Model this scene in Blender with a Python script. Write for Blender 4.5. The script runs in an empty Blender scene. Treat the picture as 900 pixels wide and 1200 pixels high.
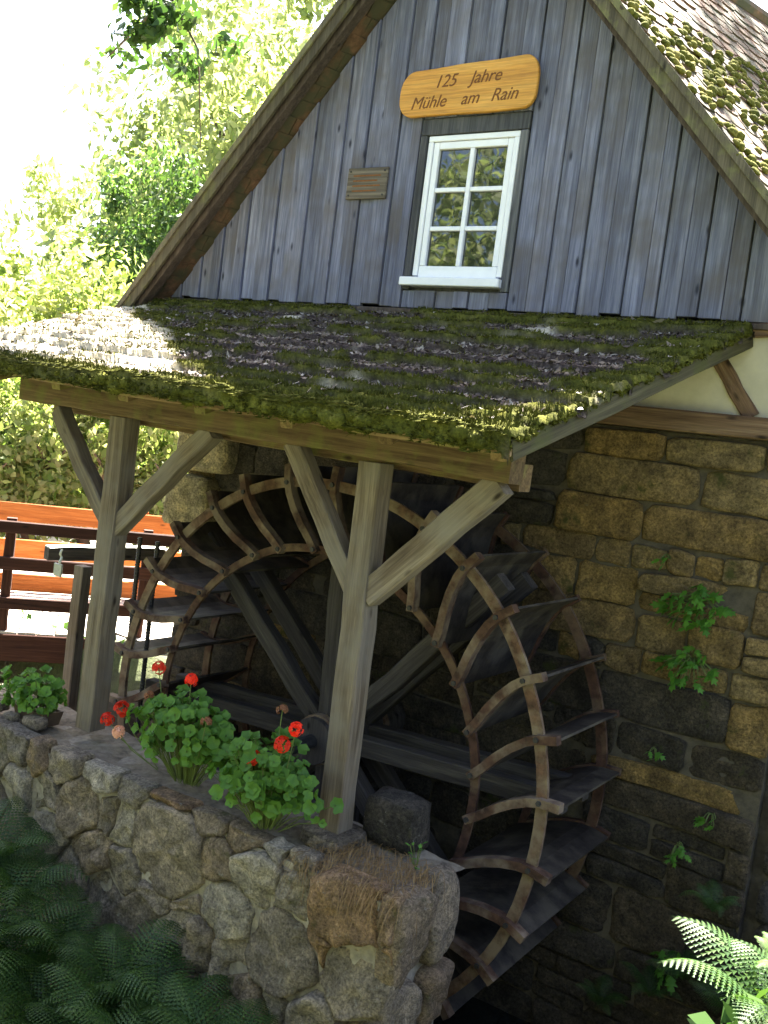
import bpy, bmesh, math, random
import numpy as np
from mathutils import Vector, Matrix

random.seed(7); rng = np.random.default_rng(7)
sc = bpy.context.scene
COL = sc.collection
R = math.radians

# ------------------------------------------------------------------ camera
FPX, YAW, PITCH, ROLL = 1151.4, 0.5817, -0.0819, 0.127
C = np.array([4.327, -6.5815, 0.486])
_fw = np.array([-math.sin(YAW)*math.cos(PITCH), math.cos(YAW)*math.cos(PITCH), math.sin(PITCH)])
_r = np.array([math.cos(YAW), math.sin(YAW), 0.0]); _u = np.cross(_r, _fw)
_r2 = math.cos(ROLL)*_r + math.sin(ROLL)*_u; _u2 = -math.sin(ROLL)*_r + math.cos(ROLL)*_u
cam = bpy.data.cameras.new('camera'); cam_o = bpy.data.objects.new('camera', cam); COL.objects.link(cam_o)
cam.sensor_fit = 'VERTICAL'; cam.sensor_height = 36.0; cam.lens = 36.0*FPX/1200.0
cam.clip_start = 0.05; cam.clip_end = 2000
M = Matrix(((_r2[0], _u2[0], -_fw[0], C[0]), (_r2[1], _u2[1], -_fw[1], C[1]), (_r2[2], _u2[2], -_fw[2], C[2]), (0, 0, 0, 1)))
cam_o.matrix_world = M
sc.camera = cam_o

# ------------------------------------------------------------------ light
SUN_EL, SUN_AZ = 58.8, -22.0          # azimuth from +y towards +x
sd = Vector((math.cos(R(SUN_EL))*math.sin(R(SUN_AZ)), math.cos(R(SUN_EL))*math.cos(R(SUN_AZ)), math.sin(R(SUN_EL))))
w = bpy.data.worlds.new('World'); sc.world = w; w.use_nodes = True
nt = w.node_tree; nt.nodes.clear()
sky = nt.nodes.new('ShaderNodeTexSky'); sky.sky_type = 'NISHITA'; sky.sun_disc = False
sky.sun_elevation = R(SUN_EL); sky.sun_rotation = R(SUN_AZ); sky.altitude = 300
sky.air_density = 0.8; sky.dust_density = 5.0; sky.ozone_density = 1.0
bg = nt.nodes.new('ShaderNodeBackground'); bg.inputs['Strength'].default_value = 0.05
wo = nt.nodes.new('ShaderNodeOutputWorld')
nt.links.new(sky.outputs[0], bg.inputs[0]); nt.links.new(bg.outputs[0], wo.inputs[0])
sl = bpy.data.lights.new('sun', 'SUN'); sl.energy = 5.0; sl.angle = R(0.5); sl.color = (1.0, 0.94, 0.84)
sun = bpy.data.objects.new('sun', sl); COL.objects.link(sun)
sun.rotation_euler = sd.to_track_quat('Z', 'Y').to_euler(); sun.location = (-10, 20, 40)
sc.view_settings.view_transform = 'Standard'; sc.view_settings.look = 'None'
sc.view_settings.exposure = 3.85; sc.view_settings.gamma = 1.0
sc.render.engine = 'CYCLES'
sc.cycles.max_bounces = 8; sc.cycles.diffuse_bounces = 4; sc.cycles.transparent_max_bounces = 8

# ------------------------------------------------------------------ helpers
def ray(q): return _fw*FPX + _r2*(q[0]-450) - _u2*(q[1]-600)
def hit(q, ax, v):
    d = ray(q); return C + (v-C[ax])/d[ax]*d
def hitp(q, P0, n):
    d = ray(q); n = np.array(n, float); return C + ((np.array(P0)-C)@n)/(d@n)*d

def root(name, label, cat, loc, group=None):
    o = bpy.data.objects.new(name, None); COL.objects.link(o); o.location = loc
    o.empty_display_size = .1
    tag(o, label, cat, group); return o
def tag(o, label=None, cat=None, group=None, kind=None):
    if label: o['label'] = label
    if cat: o['category'] = cat
    if group: o['group'] = group
    if kind: o['kind'] = kind
    return o
ORIG = {}
def worldloc(parent):
    l = np.zeros(3)
    while parent is not None:
        l += np.array(parent.location); parent = parent.parent
    return l
def mesh(name, V, F, mat=None, smooth=False):
    me = bpy.data.meshes.new(name); me.from_pydata([tuple(map(float, v)) for v in V], [], F)
    if mat: me.materials.append(mat)
    if smooth: me.polygons.foreach_set('use_smooth', [True]*len(me.polygons))
    me.update(); return me
def fastmesh(name, V, F, mat=None, smooth=False):
    """V (n,3) array, F (m,k) array with constant k"""
    V = np.asarray(V, np.float32); F = np.asarray(F, np.int32)
    me = bpy.data.meshes.new(name); me.vertices.add(len(V)); me.vertices.foreach_set('co', V.ravel())
    m, k = F.shape; me.loops.add(m*k); me.loops.foreach_set('vertex_index', F.ravel())
    me.polygons.add(m); me.polygons.foreach_set('loop_start', np.arange(0, m*k, k, dtype=np.int32))
    me.polygons.foreach_set('loop_total', np.full(m, k, np.int32))
    if smooth: me.polygons.foreach_set('use_smooth', np.ones(m, bool))
    if mat: me.materials.append(mat)
    me.update(calc_edges=True); return me
def put(name, me, parent=None, loc=None):
    o = bpy.data.objects.new(name, me); COL.objects.link(o)
    if parent is not None: o.parent = parent
    if loc is not None: o.location = loc
    return o
def wput(name, V, F, mat, parent, smooth=False):
    """mesh given in world coordinates, put under parent (parents carry translation only)"""
    L = worldloc(parent) if parent is not None else np.zeros(3)
    return put(name, mesh(name, np.asarray(V, float)-L, F, mat, smooth), parent)
def prism(name, poly, y0, y1, mat, parent, bev=0.003, axis='y'):
    """polygon in (x,z) extruded from y0 (front) to y1"""
    bm = bmesh.new()
    a = [bm.verts.new((p[0], y0, p[1])) for p in poly]; f = bm.faces.new(a)
    r = bmesh.ops.extrude_face_region(bm, geom=[f])
    vs = [g for g in r['geom'] if isinstance(g, bmesh.types.BMVert)]
    for v in vs: v.co.y = y1
    bmesh.ops.recalc_face_normals(bm, faces=bm.faces)
    if bev: bmesh.ops.bevel(bm, geom=list(bm.edges), offset=bev, segments=1, affect='EDGES')
    if axis == 'x':
        for v in bm.verts: v.co = Vector((v.co.y, v.co.x, v.co.z))
        bmesh.ops.recalc_face_normals(bm, faces=bm.faces)
    L = Vector(worldloc(parent)) if parent is not None else Vector()
    bmesh.ops.translate(bm, vec=-L, verts=bm.verts)
    me = bpy.data.meshes.new(name); bm.to_mesh(me); bm.free(); me.materials.append(mat)
    return put(name, me, parent)
def box(name, x0, x1, y0, y1, z0, z1, mat, parent, bev=0.004):
    return prism(name, [(x0, z0), (x1, z0), (x1, z1), (x0, z1)], y0, y1, mat, parent, bev)
def beam(name, p0, p1, wd, dp, mat, parent, up=(0, -1, 0), bev=0.008, rough=0.004, seg=6):
    """squared timber from p0 to p1; local z along it; wd across, dp along 'up'"""
    p0 = Vector(p0); p1 = Vector(p1); L = (p1-p0).length; zz = (p1-p0).normalized()
    yy = Vector(up); yy = (yy - zz*yy.dot(zz)).normalized(); xx = yy.cross(zz)
    bm = bmesh.new(); ring = []
    h, k, b = wd/2, dp/2, bev
    prof = [(-h+b, -k), (h-b, -k), (h, -k+b), (h, k-b), (h-b, k), (-h+b, k), (-h, k-b), (-h, -k+b)]
    for i in range(seg+1):
        t = L*i/seg; jx, jy = random.gauss(0, rough), random.gauss(0, rough)
        ring.append([bm.verts.new((x+jx+random.gauss(0, rough*.35), y+jy+random.gauss(0, rough*.35), t)) for x, y in prof])
    for i in range(seg):
        for j in range(8):
            bm.faces.new((ring[i][j], ring[i][(j+1) % 8], ring[i+1][(j+1) % 8], ring[i+1][j]))
    bm.faces.new(ring[0][::-1]); bm.faces.new(ring[-1])
    me = bpy.data.meshes.new(name); bm.to_mesh(me); bm.free(); me.materials.append(mat)
    o = put(name, me, parent)
    Lw = Vector(worldloc(parent)) if parent is not None else Vector()
    o.matrix_local = Matrix.Translation(p0-Lw) @ Matrix((xx, yy, zz)).transposed().to_4x4()
    return o
def tube(P, rad, n=6, cap=True):
    P = [Vector(p) for p in P]; V = []; F = []
    for i, p in enumerate(P):
        a = P[max(i-1, 0)]; b = P[min(i+1, len(P)-1)]; t = (b-a).normalized()
        s = t.cross(Vector((0, 0, 1)) if abs(t.z) < .9 else Vector((1, 0, 0))).normalized(); q = t.cross(s)
        r = rad[i] if hasattr(rad, '__len__') else rad
        for j in range(n):
            an = 2*math.pi*j/n; V.append(tuple(p + s*r*math.cos(an) + q*r*math.sin(an)))
    for i in range(len(P)-1):
        for j in range(n):
            F.append((i*n+j, i*n+(j+1) % n, (i+1)*n+(j+1) % n, (i+1)*n+j))
    if cap: F.append(tuple(range(n))[::-1]); F.append(tuple((len(P)-1)*n+j for j in range(n)))
    return V, F
def merge(parts):
    V = []; F = []
    for v, f in parts:
        k = len(V); V += list(v); F += [tuple(i+k for i in g) for g in f]
    return V, F
def copy_tree(o, parent=None):
    c = o.copy(); COL.objects.link(c); c.parent = parent
    for ch in list(o.children): copy_tree(ch, c)
    return c
# smooth value noise on numpy arrays
_perm = rng.random((64, 64, 16)).astype(np.float32)
def vnoise(x, y, z=0.0):
    x = np.asarray(x, float); y = np.asarray(y, float); z = np.zeros_like(x)+z
    xi = np.floor(x).astype(int); yi = np.floor(y).astype(int); zi = np.floor(z).astype(int)
    fx, fy, fz = x-xi, y-yi, z-zi
    fx, fy, fz = [t*t*(3-2*t) for t in (fx, fy, fz)]
    g = lambda a, b, c: _perm[(xi+a) % 64, (yi+b) % 64, (zi+c) % 16]
    def l(a, b, t): return a+(b-a)*t
    return l(l(l(g(0,0,0), g(1,0,0), fx), l(g(0,1,0), g(1,1,0), fx), fy), l(l(g(0,0,1), g(1,0,1), fx), l(g(0,1,1), g(1,1,1), fx), fy), fz)
def fbm(x, y, z=0.0, o=4):
    s = 0; a = .5
    for i in range(o):
        s = s + a*vnoise(np.asarray(x)*2**i+i*7.3, np.asarray(y)*2**i+i*3.1, np.asarray(z)*2**i+i*1.7); a *= .5
    return s/(1-.5**o)
def sstep(a, b, x):
    t = np.clip((np.asarray(x, float)-a)/(b-a), 0, 1); return t*t*(3-2*t)

# ------------------------------------------------------------------ materials
def newmat(name):
    m = bpy.data.materials.new(name); m.use_nodes = True; n = m.node_tree; n.nodes.clear()
    o = n.nodes.new('ShaderNodeOutputMaterial'); b = n.nodes.new('ShaderNodeBsdfPrincipled')
    n.links.new(b.outputs[0], o.inputs[0]); return m, n, b, o
def N(n, t, **kw):
    x = n.nodes.new(t)
    for k, v in kw.items():
        if k in x.inputs: x.inputs[k].default_value = v
        else: setattr(x, k, v)
    return x
def ramp(n, fac, stops):
    r = n.nodes.new('ShaderNodeValToRGB'); e = r.color_ramp.elements
    while len(e) < len(stops): e.new(.5)
    for i, (p, c) in enumerate(stops): e[i].position = p; e[i].color = (*c, 1)
    n.links.new(fac, r.inputs[0]); return r
def mixc(n, a, b, fac, mode='MIX'):
    m = n.nodes.new('ShaderNodeMix'); m.data_type = 'RGBA'; m.blend_type = mode
    for s, v in ((m.inputs[0], fac), (m.inputs[6], a), (m.inputs[7], b)):
        if hasattr(v, 'is_linked'): n.links.new(v, s)
        elif isinstance(v, (int, float)): s.default_value = v
        else: s.default_value = (*v, 1)
    return m.outputs[2]
def coords(n, scale=(1, 1, 1), off=7.0, kind='Object'):
    tc = n.nodes.new('ShaderNodeTexCoord'); oi = n.nodes.new('ShaderNodeObjectInfo')
    mu = n.nodes.new('ShaderNodeMath'); mu.operation = 'MULTIPLY'; mu.inputs[1].default_value = off*13
    n.links.new(oi.outputs['Random'], mu.inputs[0])
    ad = n.nodes.new('ShaderNodeVectorMath'); ad.operation = 'ADD'
    n.links.new(tc.outputs[kind], ad.inputs[0]); n.links.new(mu.outputs[0], ad.inputs[1])
    mp = n.nodes.new('ShaderNodeMapping'); mp.inputs['Scale'].default_value = scale
    n.links.new(ad.outputs[0], mp.inputs[0]); return mp.outputs[0], oi.outputs['Random'], ad.outputs[0]
def noise(n, vec, scale, detail=4, rough=.6, dist=0):
    x = n.nodes.new('ShaderNodeTexNoise'); x.inputs['Scale'].default_value = scale; x.inputs['Detail'].default_value = detail
    x.inputs['Roughness'].default_value = rough; x.inputs['Distortion'].default_value = dist
    n.links.new(vec, x.inputs['Vector']); return x.outputs['Fac']
def bump(n, b, h, strength=.3, dist=.02):
    x = n.nodes.new('ShaderNodeBump'); x.inputs['Strength'].default_value = strength; x.inputs['Distance'].default_value = dist
    n.links.new(h, x.inputs['Height']); n.links.new(x.outputs[0], b.inputs['Normal'])

def wood(name, dark, mid, light, knots=True, grain=1.0, tint=None, rough=.85, green=None, var=.45):
    m, n, b, o = newmat(name)
    v, rnd, raw = coords(n, (22*grain, 22*grain, 1.1))
    g = noise(n, v, 1.0, 6, .65, .6)
    mp2 = N(n, 'ShaderNodeMapping'); mp2.inputs['Scale'].default_value = (90, 90, 2.5); n.links.new(raw, mp2.inputs[0])
    fine = noise(n, mp2.outputs[0], 1.0, 3, .7)
    big = noise(n, raw, 2.2, 3, .6)
    c = ramp(n, g, [(.28, dark), (.5, mid), (.72, light)]).outputs[0]
    c = mixc(n, c, ramp(n, fine, [(.35, (.45, .45, .45)), (.65, (1.15, 1.15, 1.15))]).outputs[0], .55, 'MULTIPLY')
    if tint: c = mixc(n, c, tint, ramp(n, big, [(.42, (0, 0, 0)), (.68, (.75, .75, .75))]).outputs[0])
    if green:
        gn = noise(n, raw, 5.0, 4, .6)
        c = mixc(n, c, green, ramp(n, gn, [(.5, (0, 0, 0)), (.68, (.7, .7, .7))]).outputs[0])
    c = mixc(n, c, ramp(n, rnd, [(0, (1-var,)*3), (1, (1+var,)*3)]).outputs[0], 1.0, 'MULTIPLY')
    if knots:
        vo = N(n, 'ShaderNodeTexVoronoi'); vo.inputs['Scale'].default_value = 1.0
        mp3 = N(n, 'ShaderNodeMapping'); mp3.inputs['Scale'].default_value = (7, 7, 2.6); n.links.new(raw, mp3.inputs[0])
        n.links.new(mp3.outputs[0], vo.inputs['Vector'])
        kf = ramp(n, vo.outputs['Distance'], [(.04, (1, 1, 1)), (.13, (0, 0, 0))]).outputs[0]
        c = mixc(n, c, tuple(x*.35 for x in dark), kf)
    n.links.new(c, b.inputs['Base Color']); b.inputs['Roughness'].default_value = rough
    b.inputs['Specular IOR Level'].default_value = .25
    hm = N(n, 'ShaderNodeMath', operation='ADD'); n.links.new(g, hm.inputs[0]); n.links.new(fine, hm.inputs[1])
    bump(n, b, hm.outputs[0], .5, .006)
    return m

W_BOARD = wood('weathered_board', (.085, .088, .128), (.172, .178, .245), (.285, .29, .372), tint=(.115, .10, .095), var=.22)
W_TRIM = wood('weathered_trim', (.05, .05, .055), (.12, .12, .125), (.19, .185, .18))
W_POST = wood('grey_brown_post', (.07, .048, .031), (.148, .112, .076), (.25, .20, .145), tint=(.17, .15, .128), var=.2)
W_BEAM = wood('brown_beam', (.075, .043, .022), (.165, .105, .052), (.26, .18, .09), green=(.17, .17, .045), var=.25)
W_BROWN = wood('brown_timber', (.07, .04, .024), (.16, .095, .055), (.25, .165, .10), var=.2)
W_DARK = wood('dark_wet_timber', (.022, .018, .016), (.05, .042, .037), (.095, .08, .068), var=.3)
W_BARGE = wood('barge_board', (.05, .042, .028), (.10, .083, .054), (.155, .13, .085), green=(.17, .17, .06), var=.2)
W_VERGE = wood('mossy_dark_verge_board', (.03, .026, .016), (.06, .052, .03), (.10, .088, .052), green=(.06, .065, .018), var=.1)
W_SOFFIT = wood('soffit_board', (.04, .029, .022), (.085, .064, .05), (.14, .108, .085), var=.2)
W_ORANGE = wood('orange_stained_wood', (.26, .065, .014), (.42, .12, .025), (.55, .19, .055), knots=True, grain=.6, var=.25)
W_DKRAIL = wood('red_brown_rail', (.022, .008, .005), (.045, .016, .010), (.075, .03, .02), var=.2)
W_PLANK = wood('bleached_plank', (.28, .25, .21), (.42, .38, .33), (.52, .48, .43), var=.15)
W_SIGN = wood('varnished_sign_wood', (.46, .20, .035), (.60, .29, .05), (.68, .37, .085), knots=False, grain=.5, rough=.4, var=.05)
for _n in W_SIGN.node_tree.nodes:
    if _n.type == 'MAPPING': _n.inputs['Scale'].default_value = (_n.inputs['Scale'].default_value[2],)+tuple(_n.inputs['Scale'].default_value)[1:2]+(_n.inputs['Scale'].default_value[0],)

def plain(name, col, rough=.7, nscale=12, amt=.35, bumpd=.003, metal=0, spec=.3, objvar=.2, stain=None, stainr=(.5, .7)):
    m, n, b, o = newmat(name)
    v, rnd, raw = coords(n)
    a = noise(n, raw, nscale, 6, .65)
    c = mixc(n, col, ramp(n, a, [(.3, (1-amt,)*3), (.7, (1+amt,)*3)]).outputs[0], 1.0, 'MULTIPLY')
    if stain:
        s = noise(n, raw, nscale*.35, 5, .6)
        c = mixc(n, c, stain, ramp(n, s, [(stainr[0], (0, 0, 0)), (stainr[1], (1, 1, 1))]).outputs[0])
    c = mixc(n, c, ramp(n, rnd, [(0, (1-objvar,)*3), (1, (1+objvar,)*3)]).outputs[0], 1.0, 'MULTIPLY')
    n.links.new(c, b.inputs['Base Color']); b.inputs['Roughness'].default_value = rough; b.inputs['Metallic'].default_value = metal
    b.inputs['Specular IOR Level'].default_value = spec
    if bumpd: bump(n, b, a, .6, bumpd)
    return m
def stone(name, cols, lichen=(.42, .41, .36), mossc=(.075, .085, .02), moss_amt=.62, lich_amt=.60):
    m, n, b, o = newmat(name)
    v, rnd, raw = coords(n)
    st = [(i/(len(cols)-1), c) for i, c in enumerate(cols)]
    c = ramp(n, rnd, st).outputs[0]
    a = noise(n, raw, 7, 7, .72, .4); f = noise(n, raw, 55, 6, .8); g = noise(n, raw, 17, 7, .75, .5)
    c = mixc(n, c, ramp(n, a, [(.3, (.42, .41, .42)), (.5, (.95, .93, .9)), (.68, (1.7, 1.6, 1.45))]).outputs[0], 1.0, 'MULTIPLY')
    c = mixc(n, c, ramp(n, f, [(.36, (.35, .35, .35)), (.64, (1.6, 1.6, 1.6))]).outputs[0], .9, 'MULTIPLY')
    c = mixc(n, c, lichen, ramp(n, g, [(lich_amt, (0, 0, 0)), (lich_amt+.1, (.7, .7, .7))]).outputs[0])
    mo = noise(n, raw, 4.3, 5, .65)
    c = mixc(n, c, mossc, ramp(n, mo, [(moss_amt, (0, 0, 0)), (moss_amt+.1, (.85, .85, .85))]).outputs[0])
    n.links.new(c, b.inputs['Base Color']); b.inputs['Roughness'].default_value = .92; b.inputs['Specular IOR Level'].default_value = .2
    ad = N(n, 'ShaderNodeMath', operation='MULTIPLY_ADD'); ad.inputs[1].default_value = .45
    n.links.new(f, ad.inputs[0]); n.links.new(g, ad.inputs[2]); bump(n, b, ad.outputs[0], 1.0, .06)
    return m
ST_RUBBLE = stone('granite_rubble', [(.17, .14, .11), (.30, .255, .20), (.24, .18, .125), (.42, .375, .31), (.20, .17, .135), (.34, .30, .25)])
ST_BROWN = stone('brown_sandstone', [(.29, .19, .115), (.33, .225, .14), (.26, .185, .12)])
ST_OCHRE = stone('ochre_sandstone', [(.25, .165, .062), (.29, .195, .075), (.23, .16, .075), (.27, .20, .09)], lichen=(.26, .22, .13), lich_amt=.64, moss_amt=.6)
ST_GREY = stone('damp_shade_grey_sandstone', [(.06, .052, .041), (.085, .072, .055), (.065, .054, .039), (.10, .078, .05)], lichen=(.13, .125, .12), lich_amt=.64, moss_amt=.62)  # for damp stones and for shade painted behind the wheel
ST_DKR = stone('dark_granite', [(.06, .052, .045), (.075, .065, .055)])
MORTAR = plain('old_mortar', (.24, .21, .17), .95, 20, .4, .01)
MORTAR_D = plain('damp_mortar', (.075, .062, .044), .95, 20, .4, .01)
PLASTER = plain('lime_plaster', (.60, .54, .40), .9, 5, .12, .003, stain=(.50, .43, .29))
PAINT = plain('white_window_paint', (.82, .82, .84), .35, 8, .04, 0, spec=.4, objvar=.0)
RUST = plain('rusted_iron', (.085, .045, .026), .9, 16, .65, .008, stain=(.17, .125, .08), stainr=(.42, .60))
RUST_R = plain('red_brown_rust', (.055, .026, .016), .9, 14, .6, .008, stain=(.13, .085, .05), stainr=(.48, .66))
RUST_M = plain('mottled_rust', (.07, .036, .022), .9, 12, .6, .008, stain=(.17, .125, .085), stainr=(.44, .60))
RUST_D = plain('dark_rusted_plate', (.03, .024, .02), .6, 14, .6, .006, stain=(.075, .062, .045), stainr=(.45, .62))
IRON = plain('dark_iron', (.045, .042, .04), .6, 30, .3, .001, metal=.4)
ZINC = plain('grey_galvanised_steel', (.30, .31, .29), .5, 25, .2, 0, metal=.5)
TILE = plain('clay_roof_tile', (.15, .085, .05), .85, 14, .45, .005, objvar=.4, stain=(.075, .07, .04), stainr=(.40, .58))
INK = plain('engraved_dark_lettering', (.17, .068, .02), .8, 40, .2, 0, objvar=0)
POTM = plain('brown_clay_planter', (.11, .075, .05), .6, 20, .2, 0)
PLAQ = wood('brown_plaque', (.06, .05, .038), (.12, .10, .075), (.18, .15, .11), var=.1)
for _n in PLAQ.node_tree.nodes:
    if _n.type == 'MAPPING': _n.inputs['Scale'].default_value = (2, 40, 40)
SOIL = plain('wall_top_soil', (.20, .165, .12), .95, 18, .5, .02, stain=(.30, .26, .20))

def leafmat(name, cols, trans=.35, rough=.55, attr=False, vein=0):
    m, n, b, o = newmat(name)
    geo = n.nodes.new('ShaderNodeNewGeometry')
    st = [(i/(len(cols)-1), c) for i, c in enumerate(cols)]
    c = ramp(n, geo.outputs['Random Per Island'], st).outputs[0]
    oi = n.nodes.new('ShaderNodeObjectInfo')
    c = mixc(n, c, ramp(n, oi.outputs['Random'], [(0, (.75, .8, .75)), (1, (1.2, 1.15, 1.1))]).outputs[0], 1.0, 'MULTIPLY')
    n.links.new(c, b.inputs['Base Color']); b.inputs['Roughness'].default_value = rough
    b.inputs['Specular IOR Level'].default_value = .3
    t = n.nodes.new('ShaderNodeBsdfTranslucent')
    tc = mixc(n, c, (1.45, 1.5, .85), 1.0, 'MULTIPLY'); n.links.new(tc, t.inputs[0])
    mx = n.nodes.new('ShaderNodeMixShader'); mx.inputs[0].default_value = trans
    n.links.new(b.outputs[0], mx.inputs[1]); n.links.new(t.outputs[0], mx.inputs[2]); n.links.new(mx.outputs[0], o.inputs[0])
    return m
L_TREE = leafmat('light_tree_leaf', [(.21, .26, .12), (.29, .32, .18), (.38, .39, .25), (.16, .23, .09)], .55)
L_DARK = leafmat('dark_tree_leaf', [(.035, .075, .02), (.055, .105, .03), (.08, .13, .035)], .35)
L_CONIF = leafmat('conifer_needles', [(.03, .065, .03), (.05, .09, .04), (.075, .12, .055)], .25)
L_HEDGE = leafmat('hedge_leaf', [(.12, .19, .04), (.26, .30, .12), (.38, .38, .22), (.08, .14, .03)], .55)
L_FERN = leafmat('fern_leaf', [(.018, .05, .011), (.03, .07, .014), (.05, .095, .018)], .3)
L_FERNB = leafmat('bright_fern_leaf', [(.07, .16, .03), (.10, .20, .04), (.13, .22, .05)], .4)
L_GER = leafmat('geranium_leaf', [(.04, .115, .016), (.06, .15, .022), (.095, .20, .03), (.048, .13, .02)], .3)
L_WALL = leafmat('wall_plant_leaf', [(.05, .15, .02), (.08, .21, .03), (.13, .26, .04)], .3)
PETAL = leafmat('scarlet_petal', [(.75, .025, .008), (.85, .05, .012), (.7, .015, .01)], .25)
PETAL_P = leafmat('pale_salmon_petal', [(.8, .38, .28), (.85, .5, .4)], .25)
PETAL_D = leafmat('withered_petal', [(.22, .08, .04), (.28, .12, .06)], .1)
STRAW = leafmat('dry_grass', [(.22, .12, .05), (.34, .22, .10), (.16, .08, .03)], .2)
STEM = plain('plant_stem', (.09, .12, .03), .7, 20, .2, 0)
BARK = plain('tree_bark', (.10, .075, .055), .95, 9, .5, .02)
LITTER = leafmat('dead_leaf', [(.06, .042, .03), (.12, .085, .06), (.22, .18, .15), (.08, .055, .04), (.045, .032, .026), (.10, .08, .065), (.40, .36, .32)], .1)

def glassmat():
    m, n, b, o = newmat('window_glass')
    b.inputs['Base Color'].default_value = (.012, .014, .016, 1); b.inputs['Roughness'].default_value = .02
    b.inputs['IOR'].default_value = 1.9; b.inputs['Specular IOR Level'].default_value = .5
    v, rnd, raw = coords(n); a = noise(n, raw, 3.0, 2, .5); bump(n, b, a, .10, .01); return m
GLASS = glassmat()

# ------------------------------------------------------------------ ground
def H(x, y):
    x = np.asarray(x, float); y = np.asarray(y, float)
    t = (x-C[0])*-.547 + (y-C[1])*.837
    z = np.full_like(x, -2.15)
    rav = sstep(0.5, 0.1, y)*sstep(-5.6, -4.0, x)                     # mill pit and ravine
    z = z - 1.6*rav
    ferny = sstep(.9, -1.4, x)*sstep(-2.3, -2.9, y)*rav
    z = z + .75*ferny
    rb = sstep(3.15, 3.75, x)*sstep(-4.6, -4.0, y)                      # bank to the right of the mill
    z = np.where(rb > 0, np.maximum(z, -3.75+(2.45*sstep(-1.5, -3.2, y)+1.6*(1-sstep(-1.5, -3.2, y)))*rb), z)
    bank = sstep(1.9, .6, t)
    z = z*(1-bank) + (-1.2)*bank
    z = z + .10*(fbm(x*.9, y*.9)-.5) + .05*(fbm(x*4, y*4)-.5)
    d = np.hypot(x, y); z = z + 10*sstep(30, 160, d)*(y > 0) * fbm(x*.02, y*.02)
    return z
ax = np.concatenate([-np.geomspace(400, 12, 26)[:-1], np.arange(-12, 10.01, .22), np.geomspace(10, 400, 26)[1:]])
gx, gy = np.meshgrid(ax, ax, indexing='ij'); gz = H(gx, gy); n_ = len(ax)
idx = np.arange(n_*n_).reshape(n_, n_)
F = np.stack([idx[:-1, :-1], idx[1:, :-1], idx[1:, 1:], idx[:-1, 1:]], -1).reshape(-1, 4)
def groundmat():
    m, n, b, o = newmat('earth_and_grass')
    v, rnd, raw = coords(n)
    a = noise(n, raw, 1.4, 6, .65); f = noise(n, raw, 22, 5, .7)
    c = ramp(n, a, [(.35, (.055, .045, .03)), (.55, (.06, .075, .025)), (.7, (.085, .10, .035))]).outputs[0]
    c = mixc(n, c, ramp(n, f, [(.3, (.5, .5, .5)), (.7, (1.4, 1.4, 1.4))]).outputs[0], .8, 'MULTIPLY')
    n.links.new(c, b.inputs['Base Color']); b.inputs['Roughness'].default_value = .95; bump(n, b, f, .8, .04); return m
g = put('ground', fastmesh('ground', np.stack([gx, gy, gz], -1).reshape(-1, 3), F, groundmat(), True)); tag(g, kind='structure')
# gravel path left of the mill
px_, py_ = np.meshgrid(np.linspace(-16, -2.6, 60), np.linspace(.9, 8, 34), indexing='ij')
GRAVEL = plain('pale_gravel', (.42, .38, .32), .95, 60, .4, .01)
ii = np.arange(60*34).reshape(60, 34)
F = np.stack([ii[:-1, :-1], ii[1:, :-1], ii[1:, 1:], ii[:-1, 1:]], -1).reshape(-1, 4)
p_ = put('path', fastmesh('path', np.stack([px_, py_, H(px_, py_)+.03], -1).reshape(-1, 3), F, GRAVEL, True)); tag(p_, kind='structure')
def watermat():
    m, n, b, o = newmat('dark_water'); b.inputs['Base Color'].default_value = (.012, .014, .012, 1); b.inputs['Roughness'].default_value = .08
    v, rnd, raw = coords(n); a = noise(n, raw, 6, 3, .6); bump(n, b, a, .3, .02); return m
wt = put('water', mesh('water', [(-3.9, -2.0, -3.66), (2.9, -2.0, -3.66), (2.9, .1, -3.66), (-3.9, .1, -3.66)], [(0, 1, 2, 3)], watermat())); tag(wt, kind='structure')

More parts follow.
